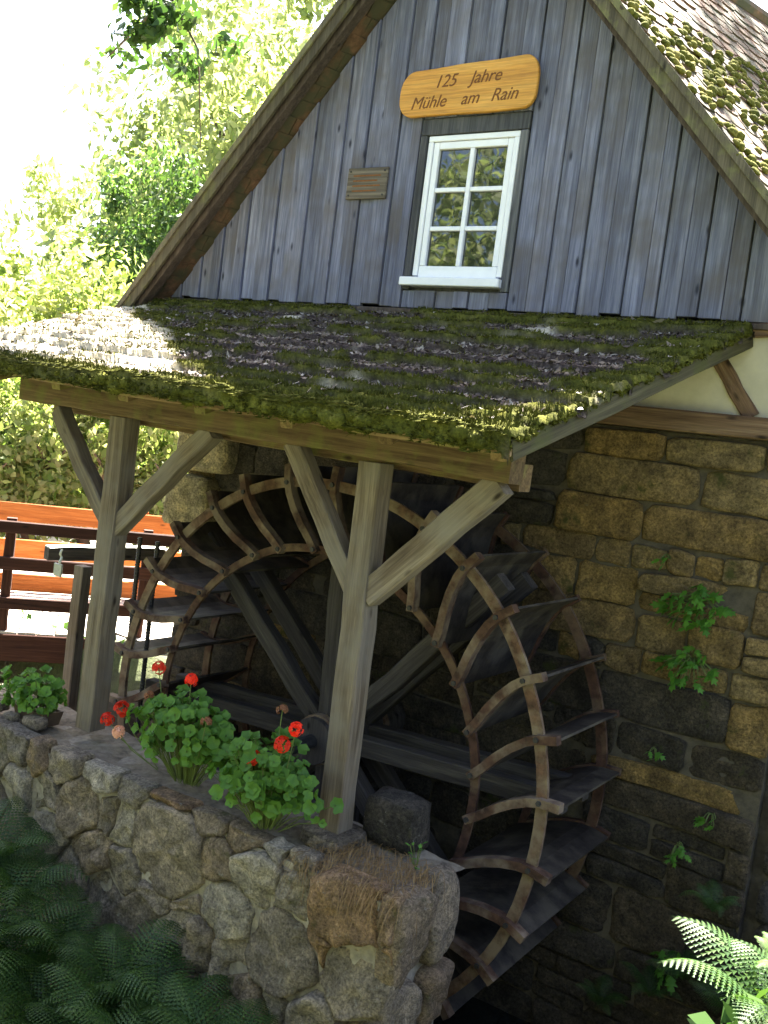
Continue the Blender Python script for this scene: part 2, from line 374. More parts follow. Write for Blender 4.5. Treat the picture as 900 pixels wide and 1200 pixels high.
# ------------------------------------------------------------------ stones
def chaikin(P, k=.25, it=2):
    for _ in range(it):
        Q = []
        for i in range(len(P)):
            a, b = P[i], P[(i+1) % len(P)]; Q += [a*(1-k)+b*k, a*k+b*(1-k)]
        P = Q
    return np.array(P)
def resample(P, n):
    Q = np.vstack([P, P[:1]]); d = np.r_[0, np.cumsum(np.hypot(*np.diff(Q, axis=0).T))]
    t = np.linspace(0, d[-1], n, endpoint=False); return np.stack([np.interp(t, d, Q[:, 0]), np.interp(t, d, Q[:, 1])], -1)
def stone_mesh(poly, depth, base, to3, n=22, pillow=1.0, rough=.02, k=.22, it=2):
    """poly: (m,2) in wall (u,v). rings pulled in and out give a rounded, pitted block"""
    P = resample(chaikin([np.array(p) for p in poly], k, it), n); c = P.mean(0); r = math.sqrt(max(1e-4, np.ptp(P[:, 0])*np.ptp(P[:, 1])))
    V = []; ph = random.random()*50; tl_ = (random.gauss(0, rough*3.0), random.gauss(0, rough*3.5))
    rings = [(1.0, 0.0), (1.0, .5), (.965, .80), (.87, .95), (.66, 1.0), (.36, 1.0)]
    for s, h in rings:
        for q in P:
            e = c+(q-c)*s
            nz = float(fbm(e[0]*16+ph, e[1]*16+ph, h*3, 3))-.5; n2 = float(fbm(e[0]*4.5+ph, e[1]*4.5-ph, 2.2, 2))-.5
            d = base + depth*(h*pillow+(1-pillow)*min(1, h*1.6)) + (nz*rough*1.9+n2*rough*3.2+tl_[0]*(e[0]-c[0])+tl_[1]*(e[1]-c[1]))*(h > 0)
            e = e + (nz*rough*2.2 if 0 < h < .9 else 0)*(e-c)/r
            V.append(to3(e[0], e[1], d))
    V.append(to3(c[0], c[1], base+depth*1.0+(random.random()-.5)*rough)); F = []; m = len(rings)
    for i in range(m-1):
        for j in range(n): F.append((i*n+j, i*n+(j+1) % n, (i+1)*n+(j+1) % n, (i+1)*n+j))
    for j in range(n): F.append(((m-1)*n+j, (m-1)*n+(j+1) % n, m*n))
    return V, F
def clip(poly, a, b, c):
    """keep a*x+b*y<=c"""
    out = []
    for i in range(len(poly)):
        p, q = poly[i], poly[(i+1) % len(poly)]; dp, dq = a*p[0]+b*p[1]-c, a*q[0]+b*q[1]-c
        if dp <= 0: out.append(p)
        if dp*dq < 0: t = dp/(dp-dq); out.append((p[0]+(q[0]-p[0])*t, p[1]+(q[1]-p[1])*t))
    return out
def cells(S, W, bound, gap):
    res = []
    for i, s in enumerate(S):
        poly = list(bound)
        for j, t in enumerate(S):
            if i == j or abs(s[0]-t[0])+abs(s[1]-t[1]) > 2.6: continue
            dx, dy = t[0]-s[0], t[1]-s[1]; L = math.hypot(dx, dy)
            cc = (t[0]**2+t[1]**2-s[0]**2-s[1]**2 + W[i]-W[j])/2
            poly = clip(poly, dx, dy, cc-gap*L/2)
            if len(poly) < 3: break
        res.append(poly)
    return res

# ------------------------------------------------------------------ the mill house
XA, ZR, ZS, SL = .264, 4.90, 4.71, 1.116        # apex x, roof top apex z, soffit apex z, slope
YO = -.35; HX0, HX1, HD = -2.2, 3.15, 6.5; ZG = 1.478
house = root('mill_house', 'old mill house with grey board gable, tiled roof and stone lower wall', 'house', (0.4, 0, -3.7))
soff = lambda x: ZS - SL*abs(x-XA)
wallp = box('back_wall', HX0+.05, HX1-.05, .12, HD, .72, 1.5, PLASTER, house)
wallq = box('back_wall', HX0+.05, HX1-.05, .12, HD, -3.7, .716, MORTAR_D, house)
prism('gable_backing', [(XA-3.0, ZG+.02), (XA+3.0, ZG+.02), (XA+3.0, soff(XA+3.0)-.01+.02), (XA, ZS-.02), (XA-3.0, soff(XA-3.0)+.01)], .012, .10, W_TRIM, house, 0)
# gable boards
edges = [-2.84]
marks = [-.075, .865]
while edges[-1] < 3.36:
    nx = edges[-1] + random.choice([.11, .13, .145, .16, .18, .135])+random.uniform(-.015, .015)
    for mk in marks:
        if edges[-1] < mk-.01 and nx > mk-.07: nx = mk
    edges.append(nx)
for i in range(len(edges)-1):
    x0, x1 = edges[i]+.004, edges[i+1]-.004
    if soff(x0) < ZG+.1 and soff(x1) < ZG+.1: continue
    yf = -.03 - (.016 if i % 2 else 0) - random.uniform(0, .005); zb = ZG + random.uniform(-.012, .012)
    lean = random.uniform(-.004, .004)
    def top(xa, xb):
        pts = [(xb, soff(xb)-.004)]
        if xa < XA < xb: pts.append((XA, ZS-.004))
        return pts + [(xa, soff(xa)-.004)]
    inwin = x0 > -.08 and x1 < .87
    if inwin:
        prism('gable_board', [(x0, 2.925), (x1, 2.925)]+top(x0, x1), yf, .008, W_BOARD, house)
        prism('gable_board', [(x0, zb), (x1, zb), (x1, 1.605), (x0, 1.605)], yf, .008, W_BOARD, house)
    else:
        t = top(x0, x1)
        if t[0][1] < zb: 
            xx = XA+(ZS-zb)/SL-.005; prism('gable_board', [(x0, zb), (xx, zb), t[-1]], yf, .008, W_BOARD, house)
        elif t[-1][1] < zb:
            xx = XA-(ZS-zb)/SL+.005; prism('gable_board', [(xx, zb), (x1, zb), t[0]], yf, .008, W_BOARD, house)
        else: prism('gable_board', [(x0, zb), (x1, zb)]+t, yf, .008, W_BOARD, house)
# wooden surround of the window
box('window_surround', -.068, .858, -.047, .005, 2.795, 2.918, W_TRIM, house)
box('window_surround', -.068, -.008, -.052, .005, 1.61, 2.79, W_TRIM, house)
box('window_surround', .797, .858, -.047, .005, 1.61, 2.79, W_TRIM, house)
# window
win = put('window', None, house); win.location = (0.395-.4, 0, 2.2+3.7)
box('casing', 0, .045, -.035, .02, 1.72, 2.745, PAINT, win); box('casing', .745, .79, -.035, .02, 1.72, 2.745, PAINT, win)
box('casing', 0, .79, -.035, .02, 2.747, 2.79, PAINT, win)
box('sash_frame', .049, .098, -.025, .02, 1.80, 2.743, PAINT, win); box('sash_frame', .692, .741, -.025, .02, 1.80, 2.743, PAINT, win)
box('sash_frame', .10, .69, -.025, .02, 2.69, 2.743, PAINT, win); box('sash_frame', .049, .741, -.028, .02, 1.705, 1.797, PAINT, win)
box('glazing_bar', .376, .414, -.026, .012, 1.80, 2.688, PAINT, win)
for z in (2.085, 2.38):
    box('glazing_bar', .10, .374, -.022, .012, z-.017, z+.017, PAINT, win); box('glazing_bar', .416, .69, -.022, .012, z-.017, z+.017, PAINT, win)
zs = [(1.80, 2.066), (2.104, 2.361), (2.399, 2.688)]
for a, b_ in zs:
    for xa_, xb_ in ((.10, .374), (.416, .69)):
        p = box('pane', xa_, xb_, .004, .009, a, b_, GLASS, win, 0)
prism('sill', [(-.075, 1.635), (.805, 1.635), (.805, 1.70), (-.075, 1.70)], -.10, .0, PAINT, win, .006)
# roof: bargeboards, verge rafter, soffit, deck, tiles
NL = math.hypot(1, SL)
TPH = math.tan(R(17)); PHI = R(17)          # the ridge runs back at a skew to the gable
def skew(o):
    L = worldloc(o.parent)
    for v in o.data.vertices:
        yw = v.co.y+L[1]
        if yw > YO: v.co.x += TPH*(yw-YO)
    return o
skew(wallp); skew(wallq)
def slopepoly(x0, x1, zt, zb_):  # band parallel to slope between two vertical offsets
    f = lambda x, o: ZR+o-SL*abs(x-XA)
    return [(x0, f(x0, zb_)), (x1, f(x1, zb_)), (x1, f(x1, zt)), (x0, f(x0, zt))]
XL, XR = -3.06, 3.62
prism('bargeboard', slopepoly(XL, XA-.002, -.005, -.165), YO-.03, YO, W_BARGE, house)
prism('bargeboard', slopepoly(XA+.002, XR, -.005, -.165), YO-.03, YO, W_BARGE, house)
prism('bargeboard', slopepoly(XL+.05, XA-.002, .028, -.045), YO-.052, YO-.031, W_BARGE, house)
prism('bargeboard', slopepoly(XA+.002, XR-.05, .028, -.045), YO-.052, YO-.031, W_BARGE, house)
prism('verge_rafter', slopepoly(XL+.05, XA-.005, -.075, -.21), YO+.03, YO+.12, W_SOFFIT, house)
prism('verge_rafter', slopepoly(XA+.005, XR-.05, -.075, -.21), YO+.03, YO+.12, W_SOFFIT, house)
for i, (ya, yb) in enumerate([(YO+.002, YO+.13), (YO+.134, YO+.25), (YO+.254, -.002)]):
    prism('soffit_board', slopepoly(XL+.03, XA-.004, -.05, -.072-.004*i), ya, yb, W_SOFFIT, house)
    prism('soffit_board', slopepoly(XA+.004, XR-.03, -.05, -.072-.004*i), ya, yb, W_SOFFIT, house)
skew(prism('roof_deck', slopepoly(XL+.02, XA-.001, -.048, -.047-.12), .0, HD+.3, W_SOFFIT, house, 0))
skew(prism('roof_deck', slopepoly(XA+.001, XR-.02, -.048, -.047-.12), .0, HD+.3, W_SOFFIT, house, 0))
# tiles (beaver-tail)
def tile_mesh():
    hw, th, L = .086, .016, .36; out = [(-hw, 0), (-hw, -(L-.05))]
    for a in np.linspace(180, 360, 7)[1:-1]: out.append((hw*math.cos(R(a)), -(L-.05)+.05*math.sin(R(a))))
    out += [(hw, -(L-.05)), (hw, 0)]; n = len(out)
    V = [(x, y, 0) for x, y in out]+[(x, y, th) for x, y in out]
    F = [tuple(range(n))[::-1], tuple(range(n, 2*n))]+[(i, (i+1) % n, n+(i+1) % n, n+i) for i in range(n)]
    return V, F
TV, TF = tile_mesh(); TM = mesh('tile', TV, TF, TILE)
def tile_mat(side, s, y):
    """s: distance down slope of the tile's upper end"""
    dn0 = Vector((side/NL, 0, -SL/NL)); rw_ = Vector((math.sin(PHI), math.cos(PHI), 0)); xx = rw_*side
    nr = xx.cross(-dn0).normalized(); dn = (dn0-rw_*dn0.dot(rw_)).normalized()
    base = Vector((XA, 0, ZR-.045)) + dn0*s + nr*(.012)
    yo_ = y-YO
    m = Matrix((xx, -dn, nr)).transposed().to_4x4(); m.translation = base+Vector((0, YO, 0))+rw_*(yo_/math.cos(PHI))
    tilt = Matrix.Rotation(R(-3.2+random.uniform(-.6, 1.2)), 4, 'X'); yaw = Matrix.Rotation(R(random.gauss(0, 1.3)), 4, 'Z')
    return m @ yaw @ tilt
rest = []; cnt = 0; Lh = Matrix.Translation(-Vector(house.location))
tops = []
for side, lim in ((1, (XR-XA)*NL), (-1, (XA-XL)*NL)):
    row = 0; s = .02
    while s+.3 < lim:
        for c_ in range(38):
            y = YO+.10+c_*.172+(.086 if row % 2 else 0)
            mt = tile_mat(side, s, y)
            vis = side == 1 and s > 1.45 and y < 1.9
            if vis and cnt < 300:
                o = put('tile', TM, house); o.matrix_local = Lh @ mt; cnt += 1
            else: rest.append(mt)
            if side == 1 and s > 1.2 and y < 3: tops.append(mt)
        row += 1; s += .165
TVa = np.array(TV); parts = []
V_all = []; F_all = []
for mt in rest:
    k = len(V_all)*len(TV); A = np.array(mt); V_all.append(TVa@A[:3, :3].T+A[:3, 3])
V_all = np.concatenate(V_all)-np.array(house.location); nt_ = len(TV)
F_all = [tuple(i+j*nt_ for i in f) for j in range(len(rest)) for f in TF]
tag(put('roof_tiles', mesh('roof_tiles', V_all, F_all, TILE), house), kind='stuff')
# ridge
V, F = tube([(XA, YO, ZR-.02), (XA+TPH*(HD+.65), HD+.3, ZR-.02)], .09, 10); wput('ridge_tile', V, F, TILE, house)

# --- moss shader and clump builder
def mulf(n, a, k):
    x = N(n, 'ShaderNodeMath', operation='MULTIPLY'); n.links.new(a, x.inputs[0]); x.inputs[1].default_value = k; return x.outputs[0]
def mossmat(name, cols, brown):
    m, n, b, o = newmat(name)
    at = N(n, 'ShaderNodeAttribute', attribute_name='moss'); v, rnd, raw = coords(n)
    a = noise(n, raw, 9, 5, .65); f = noise(n, raw, 60, 4, .7); g2 = noise(n, raw, 28, 5, .7)
    c = ramp(n, a, [(.3, cols[0]), (.5, cols[1]), (.7, cols[2])]).outputs[0]
    br = ramp(n, g2, [(.3, brown[0]), (.5, brown[1]), (.62, brown[2]), (.75, brown[3])]).outputs[0]
    at2 = N(n, 'ShaderNodeAttribute', attribute_name='sun_patch'); br = mixc(n, br, (.52, .46, .35), mulf(n, at2.outputs['Fac'], .92))  # pale mix paints the sun patch into the litter colour
    c = mixc(n, br, c, at.outputs['Fac'])
    c = mixc(n, c, ramp(n, f, [(.3, (.5, .5, .5)), (.7, (1.45, 1.45, 1.45))]).outputs[0], .8, 'MULTIPLY')
    n.links.new(c, b.inputs['Base Color']); b.inputs['Roughness'].default_value = 1; b.inputs['Specular IOR Level'].default_value = .05
    bump(n, b, f, .8, .012); return m
MOSS = mossmat('roof_moss_and_litter', [(.03, .032, .009), (.072, .076, .015), (.14, .135, .028)], [(.022, .016, .014), (.055, .042, .036), (.095, .076, .067), (.20, .17, .155)])
MOSS_T = mossmat('tile_moss', [(.05, .06, .015), (.12, .12, .025), (.2, .17, .05)], [(.05, .04, .03)]*4)
def setattr_f(me, name, vals):
    a = me.attributes.new(name, 'FLOAT', 'POINT'); a.data.foreach_set('value', np.asarray(vals, np.float32))
# moss clumps on the right roof slope, along the tiles' lower ends
ico = bmesh.new(); bmesh.ops.create_icosphere(ico, subdivisions=2, radius=1); IV = np.array([v.co[:] for v in ico.verts]); IF = np.array([[v.index for v in f.verts] for f in ico.faces]); ico.free()
VV = []; FF = []
for mt in tops:
    A = np.array(mt); y = A[1, 3]
    if random.random() > .5+.5*float(fbm(A[0, 3]*2.5, A[1, 3]*2.5, 3.3, 2)): continue
    for q in range(random.choice([2, 3, 4, 5])):
        loc = A[:3, :3]@np.array([random.uniform(-.08, .08), -.36+random.uniform(-.015, .13), .02]) + A[:3, 3]
        sz = np.array([random.uniform(.02, .05), random.uniform(.02, .045), random.uniform(.012, .032)])
        v = IV*sz*(1+.35*(rng.random((len(IV), 1))-.5)); v = v@A[:3, :3].T+loc
        FF.append(IF+len(IV)*len(VV)); VV.append(v)
me = fastmesh('moss', np.concatenate(VV)-np.array(house.location), np.concatenate(FF), MOSS_T, True); setattr_f(me, 'moss', np.ones(len(me.vertices)))
tag(put('moss', me, house), kind='stuff')

# --- half timber band and lower stone wall
prism('plaster_panel', [(HX0, .845), (HX1, .845), (HX1, ZG-.02), (HX0, ZG-.02)], -.004, .115, PLASTER, house, 0)
beam('timber_sill', (HX0, -.02, .795), (HX1+.02, -.02, .795), .14, .15, W_BROWN, house)
beam('timber_brace', (2.36, -.004, 1.36), (2.72, -.004, .868), .10, .05, W_BROWN, house)
beam('timber_rail', (2.05, -.01, 1.395), (2.80, -.01, 1.43), .09, .06, W_BROWN, house)
beam('timber_stud', (1.2, -.004, .87), (1.2, -.004, 1.45), .12, .05, W_BROWN, house)
beam('timber_stud', (-.9, -.004, .87), (-.9, -.004, 1.45), .12, .05, W_BROWN, house)
beam('bracket', (2.86, -.12, 1.36), (2.86, .0, 1.36), .05, .14, IRON, house, up=(0, 0, 1))
box('flashing', -2.75, 3.2, -.06, -.008, ZG-.055, ZG-.018, W_SOFFIT, house)
wall = put('stone_wall', None, house); wall.location = (-.4+.4, 0, 0)
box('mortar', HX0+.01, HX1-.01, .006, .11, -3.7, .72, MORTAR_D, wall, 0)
z = -3.72; rowi = 0
while z < .70:
    hh = random.choice([.18, .24, .28, .34, .26, .38, .15]); 
    if z+hh > .60: hh = .715-z
    x = HX0 - random.uniform(0, .15); pj = 0
    while x < HX1-.02:
        wd = hh*random.uniform(1.1, 3.2)+.08; x1 = min(x+wd, HX1)
        if HX1-x1 < .12: x1 = HX1
        xa_ = max(x, HX0)
        subs = [(z, z+hh)]
        if hh > .22 and random.random() < .3: m_ = z+hh*random.uniform(.4, .6); subs = [(z, m_), (m_, z+hh)]
        for (za, zb_) in subs:
            if random.random() < .18 and x1-xa_ > .3 and len(subs) == 1: segs = [(xa_, xa_+(x1-xa_)*.5), (xa_+(x1-xa_)*.5, x1)]
            else: segs = [(xa_, x1)]
            for (sa, sb) in segs:
                if sb-sa < .05: continue
                g_ = .007; j = lambda: random.uniform(-.034, .034)
                poly = [(sa+g_, za+g_+j()*.6), ((sa+sb)/2, za+g_+j()*.5), (sb-g_, za+g_+j()*.6), (sb-g_+j()*.5, (za+zb_)/2), (sb-g_, zb_-g_+j()*.6), ((sa+sb)/2, zb_-g_+j()*.5), (sa+g_, zb_-g_+j()*.6), (sa+g_+j()*.5, (za+zb_)/2)]
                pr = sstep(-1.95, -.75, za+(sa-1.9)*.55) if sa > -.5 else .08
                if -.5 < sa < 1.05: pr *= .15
                mt = ST_OCHRE if random.random() < pr*.95 else ST_GREY  # grey stones behind the wheel carry the lean-to's shade in their colour
                if sb > 1.0 or za > -1.6 or sa < -.4 or True:
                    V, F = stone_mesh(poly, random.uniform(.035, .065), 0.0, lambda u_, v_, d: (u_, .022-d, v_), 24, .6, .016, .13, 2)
                    wput('stone', V, F, mt, wall, True)
        x = x1
    z += hh; rowi += 1
ST_PALE = stone('pale_tan_block', [(.36, .30, .17), (.40, .33, .19)], lichen=(.3, .3, .14), lich_amt=.6, moss_amt=.58)
for poly in ([(-2.27, -.10), (-1.62, -.08), (-1.58, .12), (-1.62, .30), (-2.22, .31), (-2.26, .1)], [(-2.33, -.62), (-1.80, -.60), (-1.76, -.35), (-1.80, -.13), (-2.26, -.13), (-2.3, -.4)]):
    V, F = stone_mesh(poly, .20, 0.0, lambda u_, v_, d: (u_, .022-d, v_), 28, .5, .016, .12, 2); wput('stone', V, F, ST_PALE, wall, True)
# side quoin faces (seen at the left corner)
z = -3.7
while z < .7:
    hh = random.uniform(.22, .34); zt = min(z+hh, .715)
    V, F = stone_mesh([(.03, z+.008), (.5, z+.008), (.5, zt-.008), (.03, zt-.008)], .05, 0, lambda u_, v_, d: (HX0+.05-d, u_, v_), 20, .75, .012, .16, 2)
    wput('stone', V, [f[::-1] for f in F], ST_OCHRE, wall, True)
    ys_ = .03
    while ys_ < 2.9:
        ye_ = ys_+random.uniform(.32, .62)
        V, F = stone_mesh([(ys_, z+.008), (ye_-.012, z+.008), (ye_-.012, zt-.008), (ys_, zt-.008)], .05, 0, lambda u_, v_, d: (HX1-.05+d+TPH*(u_+.35), u_, v_), 20, .75, .012, .16, 2)
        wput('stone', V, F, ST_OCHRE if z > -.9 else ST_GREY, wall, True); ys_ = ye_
    z = zt

# ------------------------------------------------------------------ sign and plaque
sx0, sx1, sz0, sz1 = -.29, .90, 2.925, 3.315; ys = -.056
sign = root('wooden_sign', 'honey coloured wooden sign with rounded ends and carved lettering above the window', 'sign', (.3, ys, sz0))
pts = []
def arc(cx, cz, rx, rz, a0, a1, n=7):
    return [(cx+rx*math.cos(R(a)), cz+rz*math.sin(R(a))) for a in np.linspace(a0, a1, n)]
pts = arc(sx1-.10, sz0+.12, .10, .115, -90, 0)+arc(sx1-.12, sz1-.15, .12, .15, 0, 90)+[(.55, sz1-.012), (.25, sz1-.016), (.02, sz1-.03)]+arc(sx0+.13, sz1-.19, .13, .155, 90, 180)+arc(sx0+.13, sz0+.14, .13, .135, 180, 270)+[(.2, sz0+.004), (.5, sz0-.003)]
prism('board', pts, ys-.035, ys, W_SIGN, sign, .006)
def text(body, x, z, size, name='lettering', space=1.0):
    cu = bpy.data.curves.new('t', 'FONT'); cu.body = body; cu.size = size; cu.shear = .32; cu.extrude = .0012; cu.space_word = 1.5; cu.space_character = space; cu.offset = 0
    t = bpy.data.objects.new('t', cu); COL.objects.link(t); bpy.context.view_layer.update()
    me = bpy.data.meshes.new_from_object(t.evaluated_get(bpy.context.evaluated_depsgraph_get())); bpy.data.objects.remove(t)
    me.materials.clear(); me.materials.append(INK)
    o = put(name, me, sign); o.rotation_euler = (R(90), R(-1.0), 0)
    o.location = Vector((x, ys-.0368, z))-sign.location; return o
for body, x_, z_ in (('125', .02, 3.135), ('Jahre', .335, 3.142), ('Mühle', -.175, 2.985), ('am', .275, 2.992), ('Rain', .53, 2.998)): text(body, x_, z_, .132, space=.97)
pl = root('wall_plaque', 'small weathered brown plaque nailed to the gable boards beside the window', 'plaque', (-.52, -.05, 2.31))
box('plate', -.72, -.325, -.072, -.05, 2.315, 2.565, PLAQ, pl, .005)
for xx, zz in ((-.69, 2.345), (-.355, 2.345), (-.69, 2.535), (-.355, 2.535)):
    V, F = tube([(xx, -.078, zz), (xx, -.07, zz)], .008, 8); wput('nail', V, F, IRON, pl)
for k, zz in enumerate((2.50, 2.46, 2.42, 2.38)):
    box('engraved_line', -.66, -.39-.03*(k % 2), -.0735, -.0715, zz-.006, zz+.006, INK, pl, 0)

# ------------------------------------------------------------------ lean-to shelter
PB = -1.86; YP = -2.0; PW = .152
lean = root('lean_to_shelter', 'open timber lean-to with a mossy roof over the water wheel', 'shelter', (.2, -1.2, PB))
KR = .375
rz = lambda y: 1.45+KR*y
xr_ = lambda y: 2.66+.165*y
xl_ = lambda y: -2.86
YE = -2.42
DZ = lambda x, y: .023*(2.2-x)*(-y/2.4)      # the eave climbs slightly to the left
posts = []
P1, P2 = -1.052, 1.118
for qb, qt in (((88, 850), (128, 490)), ((372, 962), (419, 545))):
    a0 = hit(qb, 1, YP); a1 = hit(qt, 1, YP); k_ = (a1[0]-a0[0])/(a1[2]-a0[2]); f_ = lambda z_: a0[0]+k_*(z_-a0[2])+PW/2
    posts.append(f_); beam('post', (f_(PB), YP+PW/2, PB), (f_(.30+.05*(qb[0] < 200)), YP+PW/2, .30+.05*(qb[0] < 200)), PW, PW, W_POST, lean, rough=.003, seg=9)
yc = YP+PW/2
beam('front_plate', (-2.02, yc-.01, .385+.075), (2.07, yc-.01, .385), .17, .16, W_BEAM, lean, seg=14, rough=.005)
beam('inner_plate', (-1.9, yc+.20, .33+.07), (2.02, yc+.20, .33), .15, .14, W_BEAM, lean, seg=10)
bw, bd = .135, .11
def pxb(q): p = hit(q, 1, YP+.01); return (p[0], yc, p[2])
for q0, q1, w_ in (((120, 612), (62, 480), bw-.025), ((128, 618), (242, 503), bw-.01), ((412, 700), (338, 518), bw-.02), ((424, 698), (582, 565), bw+.015)):
    beam('brace', pxb(q0), pxb(q1), w_, bd, W_POST, lean)
for x in np.linspace(-2.6, 2.12, 8):
    beam('rafter', (x, -.02, rz(-.02)-.13), (x, YE+.12, rz(YE+.12)-.13+DZ(x, YE+.12)), .09, .12, W_BEAM, lean, up=(0, 0, 1))
# deck boards (undersides are seen below the eave)
for i in range(13):
    y0 = -i*.184-.012; y1 = y0-.18
    q4 = [(xl_(0), y0), (xr_(y0)-.03, y0), (xr_(y1)-.03, y1), (xl_(0), y1)]
    wput('deck_board', [(x, y, rz(y)+DZ(x, y)+o_) for o_ in (-.062, -.04) for x, y in q4],
         [(0, 1, 2, 3), (4, 7, 6, 5), (0, 4, 5, 1), (2, 6, 7, 3), (1, 5, 6, 2), (0, 3, 7, 4)], W_BEAM, lean)
beam('verge_board', (xr_(0)-.01, -.03, rz(-.03)-.075), (xr_(YE)-.01, YE, rz(YE)-.075), .022, .11, W_VERGE, lean, up=(0, 0, 1), rough=.002)
beam('verge_board', (xl_(0)-.005, -.03, rz(-.03)-.065), (xl_(0)-.005, YE, rz(YE)-.065+DZ(xl_(0), YE)), .025, .12, W_BARGE, lean, up=(0, 0, 1), rough=.002)
beam('eave_board', (xl_(0), YE-.012, rz(YE)-.07+DZ(xl_(0), YE)), (xr_(YE), YE-.012, rz(YE)-.07), .06, .024, W_BEAM, lean, up=(0, -1, 0), seg=12)
# roof covering : stepped courses buried in moss and litter
NU, NV = 460, 210
uu, vv = np.meshgrid(np.linspace(0, 1, NU), np.linspace(0, 1, NV), indexing='ij')
yy = -.01 + (YE-.05+.01)*vv
xx = xl_(0)-.03 + (xr_(yy)+.02-(xl_(0)-.03))*uu
cs = .205; ph = ((-yy+.02*(fbm(xx*2, yy*2)-.5)) / cs) % 1.0
crs = np.floor(-yy/cs)
step = (.034-.016*sstep(-.2, -1.2, xx))*ph
mo = .55*fbm(xx*1.7, yy*5.0+11, 3.0, 4)+.45*fbm(xx*5, yy*9, 7.0, 3); edge = np.maximum(sstep(-2.12, -2.42, yy), np.maximum(.6*sstep(-.35, -.08, yy), .6*sstep(.4, .05, xr_(yy)-xx)))
left = sstep(.6, -2.2, xx)
cushion = sstep(.50, .60, mo + .34*edge + .055*left - .045 + .20*(ph-.5))
lump = fbm(xx*9, yy*9, 1.5, 3)
hgt = .008+step+cushion*(.008+.065*lump*(.55+.6*edge)) + .016*(fbm(xx*24, yy*24, 4, 2)-.5)
hgt = hgt + .012*(fbm(xx*60, yy*60, 2, 2)-.5)
nrm = np.array([0, -KR, 1])/math.hypot(1, KR)
P = np.stack([xx, yy, rz(yy)-.035+DZ(xx, yy)], -1)+hgt[..., None]*nrm
P[:, -1, 2] -= .06+.03*rng.random(NU); P[:, -2, 2] -= .02
P[-1, :, 2] -= .03+.015*rng.random(NV); P[0, :, 2] -= .04
P[..., 0] += .012*(rng.random((NU, NV))-.5)
ii = np.arange(NU*NV).reshape(NU, NV)
F = np.stack([ii[:-1, :-1], ii[:-1, 1:], ii[1:, 1:], ii[1:, :-1]], -1).reshape(-1, 4)
lo = np.array(lean.location)
sun_patch = sstep(.50, .66, fbm(xx*2.2+4, yy*2.6, 5.0, 4)-.17+.50*sstep(.25, -.45, xx+2.17-1.39*(-yy-.63)+.5*(fbm(xx*1.3, yy*1.3, 9, 3)-.5)))*(1-.8*edge)  # pale mask along the gable's shadow edge: sunlight painted on the roof
cushion = cushion*(1-.8*sun_patch)
me = fastmesh('roof_covering', P.reshape(-1, 3)-lo, F, MOSS, True); setattr_f(me, 'moss', np.clip(cushion, 0, 1).ravel()); setattr_f(me, 'sun_patch', sun_patch.ravel())
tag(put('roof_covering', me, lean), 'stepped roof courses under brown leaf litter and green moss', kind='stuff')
# moss tufts
nb = 95000
iu = rng.integers(2, NU-2, nb); iv = (NV-1-np.floor((NV-2)*np.abs(rng.random(nb))**1.25)).astype(int)
keep = rng.random(nb) < (cushion[iu, iv]*.95+.03); iu, iv = iu[keep], iv[keep]; nb = len(iu)
B = P[iu, iv]+(rng.random((nb, 3))-.5)*[.012, .012, .004]
ev = (iv >= NV-4)
Lh_ = (.012+.022*rng.random(nb))*(1+.8*ev)
d = np.stack([rng.normal(0, .5, nb), rng.normal(-.1, .5, nb)-.9*ev, np.where(ev, -.1, 1.0)*np.ones(nb)], -1); d /= np.linalg.norm(d, axis=1)[:, None]
sd_ = np.cross(d, rng.normal(0, 1, (nb, 3))); sd_ /= np.linalg.norm(sd_, axis=1)[:, None]
wv = (.0035+.004*rng.random(nb))[:, None]
V = np.stack([B-sd_*wv, B+sd_*wv, B+d*Lh_[:, None]], 1).reshape(-1, 3)
me = fastmesh('moss', V-lo, np.arange(nb*3).reshape(-1, 3), MOSS, False); setattr_f(me, 'moss', np.full(nb*3, 1.0))
tag(put('moss', me, lean), kind='stuff')
# hanging moss fringe at the eave: cushions
VV = []; FF = []
for k in range(900):
    x = random.uniform(xl_(0), xr_(YE)); s = random.uniform(.012, .034)*(1+.5*math.sin(x*7+1.3*math.sin(x*3.1)))
    v = IV*np.array([s*1.3, s, s*.9])*(1+.4*(rng.random((len(IV), 1))-.5))+np.array([x, YE-.05+random.uniform(-.015, .05), rz(YE)-.03+DZ(x, YE)+random.uniform(-.04, .012)])
    FF.append(IF+len(IV)*len(VV)); VV.append(v)
for k in range(260):
    y = random.uniform(YE, -.1); s = random.uniform(.01, .026)
    v = IV*np.array([s, s*1.3, s*.9])*(1+.4*(rng.random((len(IV), 1))-.5))+np.array([xr_(y)+random.uniform(-.05, .015), y, rz(y)-.012+random.uniform(-.02, .012)])
    FF.append(IF+len(IV)*len(VV)); VV.append(v)
VV = np.concatenate(VV); me = fastmesh('moss_fringe', VV-lo, np.concatenate(FF), MOSS, True); setattr_f(me, 'moss', np.ones(len(VV)))
tag(put('moss_fringe', me, lean), kind='stuff')
nb = 42000; ci = rng.integers(0, len(VV), nb); B = VV[ci]
d = rng.normal(0, .6, (nb, 3))+[0, -.7, .1]; d /= np.linalg.norm(d, axis=1)[:, None]
sd_ = np.cross(d, rng.normal(0, 1, (nb, 3))); sd_ /= np.linalg.norm(sd_, axis=1)[:, None]
V = np.stack([B-sd_*.0045, B+sd_*.0045, B+d*(.012+.02*rng.random(nb))[:, None]], 1).reshape(-1, 3)
me = fastmesh('moss', V-lo, np.arange(nb*3).reshape(-1, 3), MOSS, False); setattr_f(me, 'moss', np.full(nb*3, 1.0))
tag(put('moss', me, lean), kind='stuff')
